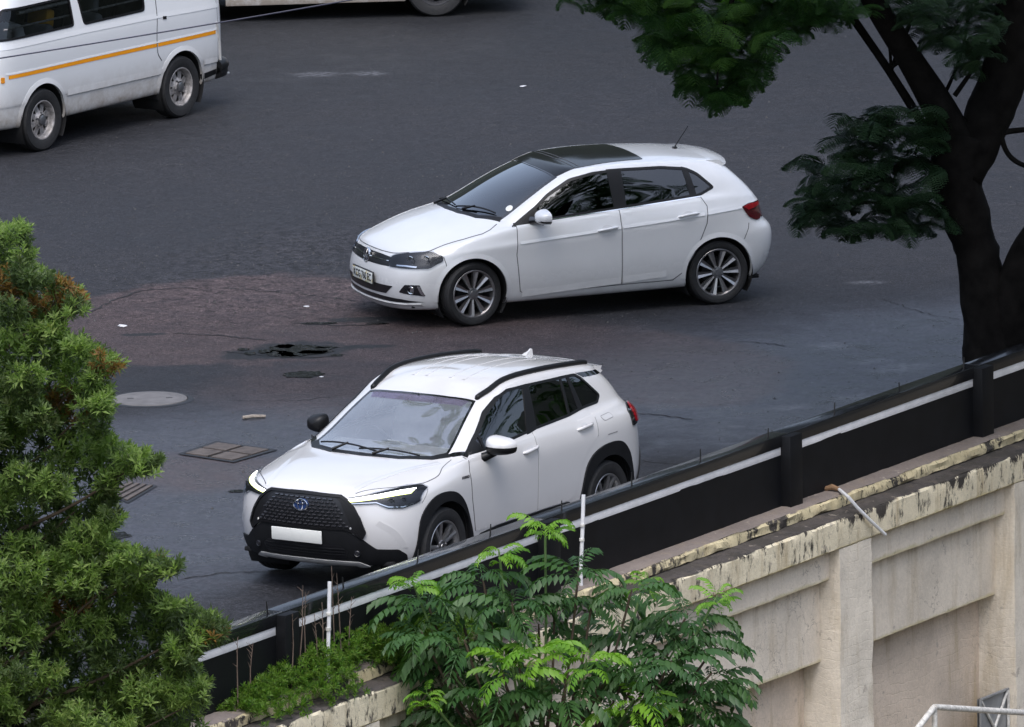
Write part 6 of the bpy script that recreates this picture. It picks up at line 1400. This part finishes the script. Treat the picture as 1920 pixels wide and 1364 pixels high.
def build_jacaranda():
    Y = 2.3; base = gnd(1866, 790); base.y = Y; base.x = aty(1866, 790, Y).x; base.z = 0; T = empty('street_tree', base); tag(T, 'dark-trunked feathery-leaved tree standing behind the fence on the right', 'tree'); bpy.context.view_layer.update()
    def P(o): o.parent = T; o.matrix_parent_inverse = T.matrix_world.inverted(); return o
    b = bmesh.new()
    limb(b, [(1874,830,78),(1866,770,63),(1861,690,56),(1852,580,49),(1834,490,44),(1816,420,42),(1796,350,46),(1792,300,50),(1806,250,46)], Y, 20)
    limb(b, [(1806,330,40),(1838,255,44),(1872,170,46),(1900,80,44),(1912,-20,40),(1925,-160,36),(1940,-330,30)], Y, 18, dy=(0,.3))
    for v in b.verts: v.co += Vector((1,.6,0)) * (.035 * nz(v.co, 4.0) + .018 * nz(v.co, 13.0))
    P(obj('trunk', b, 'bark_dark', None, True, None))
    limbs = [([(1800,285,38),(1762,205,32),(1705,110,25),(1645,15,22),(1590,-90,20),(1500,-220,16),(1380,-330,11)], (0,-.6)), ([(1890,640,44),(1900,560,40),(1925,480,36),(1975,400,32),(2030,280,28)], (0,-.3)),
             ([(1762,290,9),(1725,225,9),(1665,130,8),(1610,50,8),(1570,-10,8),(1520,-110,7)], (0,.4)), ([(1768,330,7),(1730,300,6),(1690,310,5),(1620,330,4),(1560,345,3)], (-.1,-.4)), ([(1850,260,7),(1885,248,6),(1925,243,5),(1980,235,4)], (0,0)), ([(1872,235,6),(1885,280,5),(1905,303,5),(1940,318,4)], (0,0)),
             ([(1690,110,4),(1672,125,3),(1668,90,3),(1655,40,2)], (0,0)), ([(1672,130,4),(1685,90,3),(1705,50,3),(1720,0,2)], (.2,.2)), ([(1790,180,5),(1830,120,4),(1850,70,3),(1868,30,3)], (0,0)), ([(1770,180,4),(1800,110,3),(1815,40,3),(1822,-20,3)], (.1,.1)), ([(1765,300,5),(1730,270,4),(1715,290,3)], (0,0)), ([(1760,360,6),(1700,390,4),(1650,380,3),(1560,385,2)], (-.2,-.5)),
             ([(1500,-220,9),(1420,-120,7),(1380,-20,5),(1350,80,3),(1345,160,2)], (-.6,-.8)), ([(1380,-330,9),(1280,-200,7),(1240,-60,4),(1220,40,3)], (-.6,-.4)), ([(1380,-330,8),(1180,-200,5),(1100,-80,4),(1080,0,2)], (-.6,0)), ([(1570,-10,5),(1530,20,3),(1500,40,2)], (.4,.4))]
    for pts, dy in limbs: b = bmesh.new(); limb(b, pts, Y, 10, dy=dy); P(obj('branch', b, 'bark_dark', None, True, None))
    protos = [jac_frond(s) for s in range(5)]; dark = [matcopy(m, 'jac_shaded') for m in protos]; light = [matcopy(m, 'jac_leaf') for m in protos] * 2 + [matcopy(m, 'jac_highlight') for m in protos]
    random.seed(21)
    R1 = [(1580,225),(1640,215),(1700,205),(1770,220),(1770,260),(1720,320),(1760,350),(1780,420),(1700,445),(1620,440),(1560,435),(1490,425),(1500,350),(1500,300),(1560,270)]
    R2 = [(1180,0),(1200,70),(1250,130),(1300,185),(1350,205),(1400,175),(1430,140),(1450,95),(1480,80),(1540,40),(1570,-20),(1180,-60)]
    R3 = [(1040,-30),(1060,8),(1110,22),(1180,35),(1185,-40)]; R4 = [(1650,-30),(1690,30),(1740,85),(1790,90),(1800,130),(1850,140),(1890,95),(1880,40),(1870,-30)]
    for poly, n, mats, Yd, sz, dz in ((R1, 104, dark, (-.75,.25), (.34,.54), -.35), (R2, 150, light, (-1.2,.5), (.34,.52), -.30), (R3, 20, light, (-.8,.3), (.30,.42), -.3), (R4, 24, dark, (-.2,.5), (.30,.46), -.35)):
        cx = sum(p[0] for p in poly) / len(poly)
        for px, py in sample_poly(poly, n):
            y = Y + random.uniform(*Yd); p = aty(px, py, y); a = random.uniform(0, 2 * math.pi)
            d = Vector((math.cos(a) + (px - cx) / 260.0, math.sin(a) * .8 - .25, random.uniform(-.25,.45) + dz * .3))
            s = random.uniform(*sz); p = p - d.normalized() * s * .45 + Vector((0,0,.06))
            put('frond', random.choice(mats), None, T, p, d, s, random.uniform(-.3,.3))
    fill = {'jac_leaf': [], 'jac_shaded': []}
    R5 = [(1840,-30),(1920,-30),(1990,60),(1990,240),(1940,120),(1880,40)]
    for poly, n, mt, Yd, sz in ((R2, 260, 'jac_leaf', (-.9,1.0), (.24,.40)), (R1, 110, 'jac_shaded', (-.6,.5), (.22,.38)), (R4, 150, 'jac_shaded', (-1.1,.8), (.22,.38)), ([(1480,-30),(1490,55),(1560,50),(1640,25),(1660,-30)], 60, 'jac_leaf', (-.9,.6), (.22,.36)), (R3, 40, 'jac_leaf', (-.6,.6), (.22,.34)), (R5, 22, 'jac_shaded', (.3,.9), (.25,.35))):
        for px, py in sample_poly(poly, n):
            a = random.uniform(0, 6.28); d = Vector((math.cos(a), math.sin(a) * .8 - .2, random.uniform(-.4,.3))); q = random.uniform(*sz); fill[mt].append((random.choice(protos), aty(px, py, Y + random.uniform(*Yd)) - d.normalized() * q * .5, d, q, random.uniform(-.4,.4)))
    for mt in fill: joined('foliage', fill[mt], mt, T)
    # the crown above the picture
    items = []
    for k in range(620):
        a = random.uniform(0, 2 * math.pi); r = math.sqrt(random.random()); c = Vector((3.0 + 5.2 * r * math.cos(a), 0.2 + 4.4 * r * math.sin(a), 0)); c.z = 6.6 + 1.6 * (1 - r * r) + random.uniform(-1.0, .8)
        # keep clear of the view
        dd = c - CAMO; v = dd.dot(_u2) / dd.dot(_fwd) * FPX
        if 682 - v > -60: continue
        b2 = random.uniform(0, 6.28); items.append((random.choice(protos), c, Vector((math.cos(b2), math.sin(b2), random.uniform(-.3,.3))), random.uniform(.6, 1.0), random.uniform(-.4,.4)))
    k = 0
    while k < 170:
        c = Vector((random.uniform(5.0, 10.0), random.uniform(-2.0, 5.0), random.uniform(1.8, 6.0))); dd = c - CAMO; u = dd.dot(_r2) / dd.dot(_fwd) * FPX + 960
        if u < 2040: continue
        b2 = random.uniform(0, 6.28); items.append((random.choice(protos), c, Vector((math.cos(b2), math.sin(b2), random.uniform(-.5,.2))), random.uniform(.5, .9), random.uniform(-.4,.4))); k += 1
    joined('crown', items, 'jac_leaf', T)
build_jacaranda()
def build_sapling():
    Y = -9.3; D = (aty(1000,1300,Y) - CAMO).length; T = empty('sapling', Vector((aty(1010,1364,Y).x, Y, -6.0))); tag(T, 'bright green sapling with arching compound leaves in front of the wall', 'sapling'); bpy.context.view_layer.update()
    def P(o): o.parent = T; o.matrix_parent_inverse = T.matrix_world.inverted(); return o
    protos = [sap_frond(40 + s) for s in range(6)]; old = [matcopy(m, 'sap_leaf') for m in protos]; yng = [matcopy(m, 'sap_young') for m in protos]
    tips = [(1022,985,.30,1,0),(935,1030,.28,1,.1),(770,1082,.26,1,.1),(905,1085,.42,0,.2),(1085,1065,.40,0,0),(800,1130,.48,0,.2),(790,1185,.38,0,-.1),(960,1130,.46,0,-.1),(1110,1130,.44,0,.1),(1185,1105,.40,0,-.2),(1345,1118,.26,1,.0),(1210,1085,.20,1,.2),(1290,1150,.44,0,.1),(1310,1195,.42,0,0),(1260,1240,.50,0,-.3),(870,1200,.50,0,-.2),(1010,1215,.40,1,-.45),(1100,1235,.34,1,-.5),(960,1245,.40,1,-.5),(1180,1250,.48,0,-.2),(820,1270,.50,0,.2),(800,1300,.22,1,-.4),(930,1300,.52,0,-.3),(1060,1300,.52,0,-.4),(1190,1310,.44,1,-.4),(1290,1310,.5,0,-.2),(880,1350,.5,0,0),(1010,1370,.5,0,-.4),(1130,1380,.5,0,-.3),(1240,1370,.5,0,-.2),(800,1370,.42,0,.1),(1300,1290,.44,0,.1),(860,1140,.45,0,.35),(1010,1170,.45,0,.3),(1150,1180,.45,0,.3),(900,1260,.5,0,.4),(1080,1270,.5,0,.4),(980,1330,.5,0,.5),(1150,1350,.5,0,.4),(775,1235,.40,0,.3),(770,1300,.42,0,.3),(830,1220,.5,0,.1),(1230,1190,.46,0,.2),(1340,1215,.34,0,.1),(1335,1262,.38,0,.0),(1300,1360,.45,0,.1),(1320,1335,.40,0,.1),(1040,1120,.42,0,.15),(880,1330,.5,0,.35),(1220,1290,.5,0,.35)]
    random.seed(8); root = T.location; hub = aty(1020, 1420, Y)
    b = bmesh.new(); add_tube(b, [root, root.lerp(hub, .5) + Vector((.1,0,0)), hub], [.05,.045,.035], 10); P(obj('trunk', b, 'twig', None))
    for px, py, s, young, dy in tips:
        tip = aty(px, py, Y + dy); q = hub.lerp(tip, .5) + Vector(((tip.x - hub.x) * .15, 0, -.12)); b = bmesh.new(); add_tube(b, [tuple(p) for p in crv([tuple(hub + Vector((random.uniform(-.08,.08),0,random.uniform(-.3,.1)))), tuple(q), tuple(tip)], 6)], [.016] * 6 + [.011] * 6 + [.006], 7)
        P(obj('branch', b, 'green_stem' if young else 'twig', None))
        n = 11 if young else 9; a0 = random.uniform(0, 6.28)
        for k in range(n):
            a = a0 + 2 * math.pi * k / n + random.uniform(-.25,.25); d = Vector((math.cos(a), math.sin(a) * .75, random.uniform(-.2,.8) if young else random.uniform(-.15,.35)))
            put('frond', random.choice(yng if young else old), None, T, tip - Vector((0,0,random.uniform(0,.14 if young else .08))), d, s * (random.uniform(.55,1.15) if young else random.uniform(.9,1.25)), random.uniform(-.3,.3))
build_sapling()
def build_bush():
    Y = -14.0; T = empty('leafy_bush', Vector((aty(60,1364,Y).x, Y, -6.0))); tag(T, 'dense green bush with narrow leaves and rusty sprays filling the left edge', 'bush'); bpy.context.view_layer.update()
    def P(o): o.parent = T; o.matrix_parent_inverse = T.matrix_world.inverted(); return o
    OUT = [(-160,420),(-60,400),(0,432),(45,425),(58,470),(60,520),(110,525),(150,555),(158,590),(100,600),(130,640),(170,650),(225,690),(190,715),(205,760),(195,820),(235,845),(300,865),(285,892),(225,900),(215,940),(225,985),(190,1015),(250,1040),(335,1055),(340,1078),(270,1095),(300,1125),(375,1150),(435,1178),(415,1205),(370,1215),(360,1250),(388,1290),(380,1400),(-160,1400)]
    protos = [sprig(60 + s) for s in range(7)]; M3 = {k: [matcopy(m, k) for m in protos] for k in ('bush_leaf', 'bush_dark', 'bush_brown')}
    random.seed(12); trunk0 = T.location
    b = bmesh.new(); mid = aty(-40, 1000, Y + .4); add_tube(b, [trunk0, trunk0.lerp(mid, .6) + Vector((.1,0,0)), mid, aty(-60, 560, Y + .4)], [.11,.09,.06,.02], 12); P(obj('trunk', b, 'twig', None))
    ends = [(40,470),(110,560),(180,690),(150,780),(260,870),(140,960),(300,1060),(200,1100),(380,1175),(300,1230),(340,1330),(120,1250),(60,720),(60,880),(180,1330),(30,1100)]
    for k, (x, y) in enumerate(ends):
        t0 = max(0, min(1, (1400 - y) / 900)); a = aty(-40 - 20 * random.random(), y + 130 + 60 * random.random(), Y + .4); e = aty(x, y, Y + random.uniform(-.3,.3)); b = bmesh.new(); m = a.lerp(e, .55) + Vector((0,0,-.06)); add_tube(b, [tuple(p) for p in crv([tuple(a), tuple(m), tuple(e)], 5)], [.022 - .0017 * i for i in range(11)], 7); P(obj('branch', b, 'twig', None))
    # clumps of sprays make the lights and darks
    cl = [(*p, random.uniform(26, 52), random.random()) for p in sample_poly(OUT, 120)]
    edge = resample(OUT[2:-2], 26, False); cl += [(x - 10, y + 8, random.uniform(16, 30), random.random()) for x, y in edge]
    near = []; rest = []
    for cx, cy, r, q in cl:
        depth = random.uniform(-.55, .55); kind = 'bush_brown' if (q > .965 or (abs(cx - 70) < 70 and abs(cy - 555) < 40 and q > .4) or (abs(cx - 390) < 60 and abs(cy - 1200) < 40 and q > .45)) else 'bush_dark' if q < .22 else 'bush_leaf'
        for k in range(int(r * 1.05)):
            a = random.uniform(0, 6.28); rr = r * math.sqrt(random.random()); px, py = cx + rr * math.cos(a), cy + rr * math.sin(a) * .8
            if not inpoly((px, py), OUT): continue
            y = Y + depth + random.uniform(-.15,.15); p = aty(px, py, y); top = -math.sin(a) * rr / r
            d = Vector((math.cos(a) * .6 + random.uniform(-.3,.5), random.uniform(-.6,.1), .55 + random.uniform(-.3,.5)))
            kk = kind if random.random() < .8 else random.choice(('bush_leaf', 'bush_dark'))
            if top < -.65 and kk == 'bush_leaf': kk = 'bush_dark'  # clump undersides painted darker, shade put into the leaf colour
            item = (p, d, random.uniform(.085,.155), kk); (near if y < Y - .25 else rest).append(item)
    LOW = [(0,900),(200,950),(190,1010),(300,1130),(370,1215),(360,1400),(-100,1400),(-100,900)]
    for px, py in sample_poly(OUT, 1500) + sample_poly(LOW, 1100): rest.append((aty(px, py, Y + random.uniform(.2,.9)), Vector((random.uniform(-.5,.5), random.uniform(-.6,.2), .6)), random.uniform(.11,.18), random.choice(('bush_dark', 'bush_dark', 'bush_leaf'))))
    def zx(d): return Vector(d)
    random.shuffle(near); solo, rest = near[:290], rest + near[290:]
    R90 = Matrix.Rotation(rad(90), 4, 'Y')
    for me_l in M3.values():
        for me in me_l: me.transform(R90)
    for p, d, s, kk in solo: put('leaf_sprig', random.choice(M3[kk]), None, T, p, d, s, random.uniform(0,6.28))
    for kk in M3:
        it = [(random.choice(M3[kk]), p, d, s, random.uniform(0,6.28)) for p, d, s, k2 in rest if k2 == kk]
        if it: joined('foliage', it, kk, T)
build_bush()
def build_weeds():
    protos = [sprig(90 + s, 16) for s in range(4)]
    for me in protos: me.transform(Matrix.Rotation(rad(90), 4, 'Y'))
    random.seed(4); items = []
    for k in range(2600):
        s = random.uniform(.2, 4.8); dn = random.betavariate(2, 2.4) * .62 - .16
        hmp = max(0, 1 - ((s - 2.0) / 1.9) ** 2) * .30 + max(0, 1 - ((s - 3.9) / .9) ** 2) * .16
        z = .10 + hmp * random.random() * max(0, 1 - ((dn - .08) / .32) ** 2) - max(0, dn - .2) * .5
        if nz((s * 1.6, dn * 3, 2), 1) < -.18: continue
        items.append((random.choice(protos), wp(s, dn, z), Vector((random.uniform(-.6,.6), random.uniform(-.7,.3), random.uniform(.1,.9))), random.uniform(.05,.10), random.uniform(0,6.28)))
    o = joined('creeping_weeds', items, 'weed_leaf', None); tag(o, 'green creeping weeds matted over the broken coping below the fence', 'weeds')
    random.seed(9)
    spots = [(556,1205,1098,'tall'),(573,1222,1110,'tall'),(545,1215,1150,'thin'),(604,1215,1130,'thin'),(640,1190,1075,'tall'),(628,1212,1062,'tall'),(595,1250,1150,'thin'),(652,1210,1120,'thin'),(468,1260,1205,'short'),(445,1270,1195,'short')]
    spots.sort(); nm = ('leftmost','second','third','fourth','fifth','sixth','seventh','eighth','ninth','rightmost'); STALK = ['dry brown weed stalk before the dark fence, %s counting from the left' % n for n in nm]
    for k, (px, y0, y1, kd) in enumerate(spots):
        a = aton(px, y0, wp(0, .10, 0), WN); e = aton(px + random.uniform(-10,12), y1, wp(0, .10, 0), WN); a = Vector((a.x, a.y, .10)); b = bmesh.new(); m = a.lerp(e, .6) + WT * random.uniform(-.03,.03); add_tube(b, [a, m, e], [.006,.005,.002], 5)
        for j in range(7):
            q = m.lerp(e, j / 7); add_tube(b, [q, q + Vector((random.uniform(-.05,.05), random.uniform(-.03,.03), random.uniform(.02,.07)))], [.0035,.001], 4)
        tag(obj('dry_stalk', b, 'dry_stalk', None), STALK[k], 'dry stalk', 'dry weed stalks at the fence')
build_weeds()
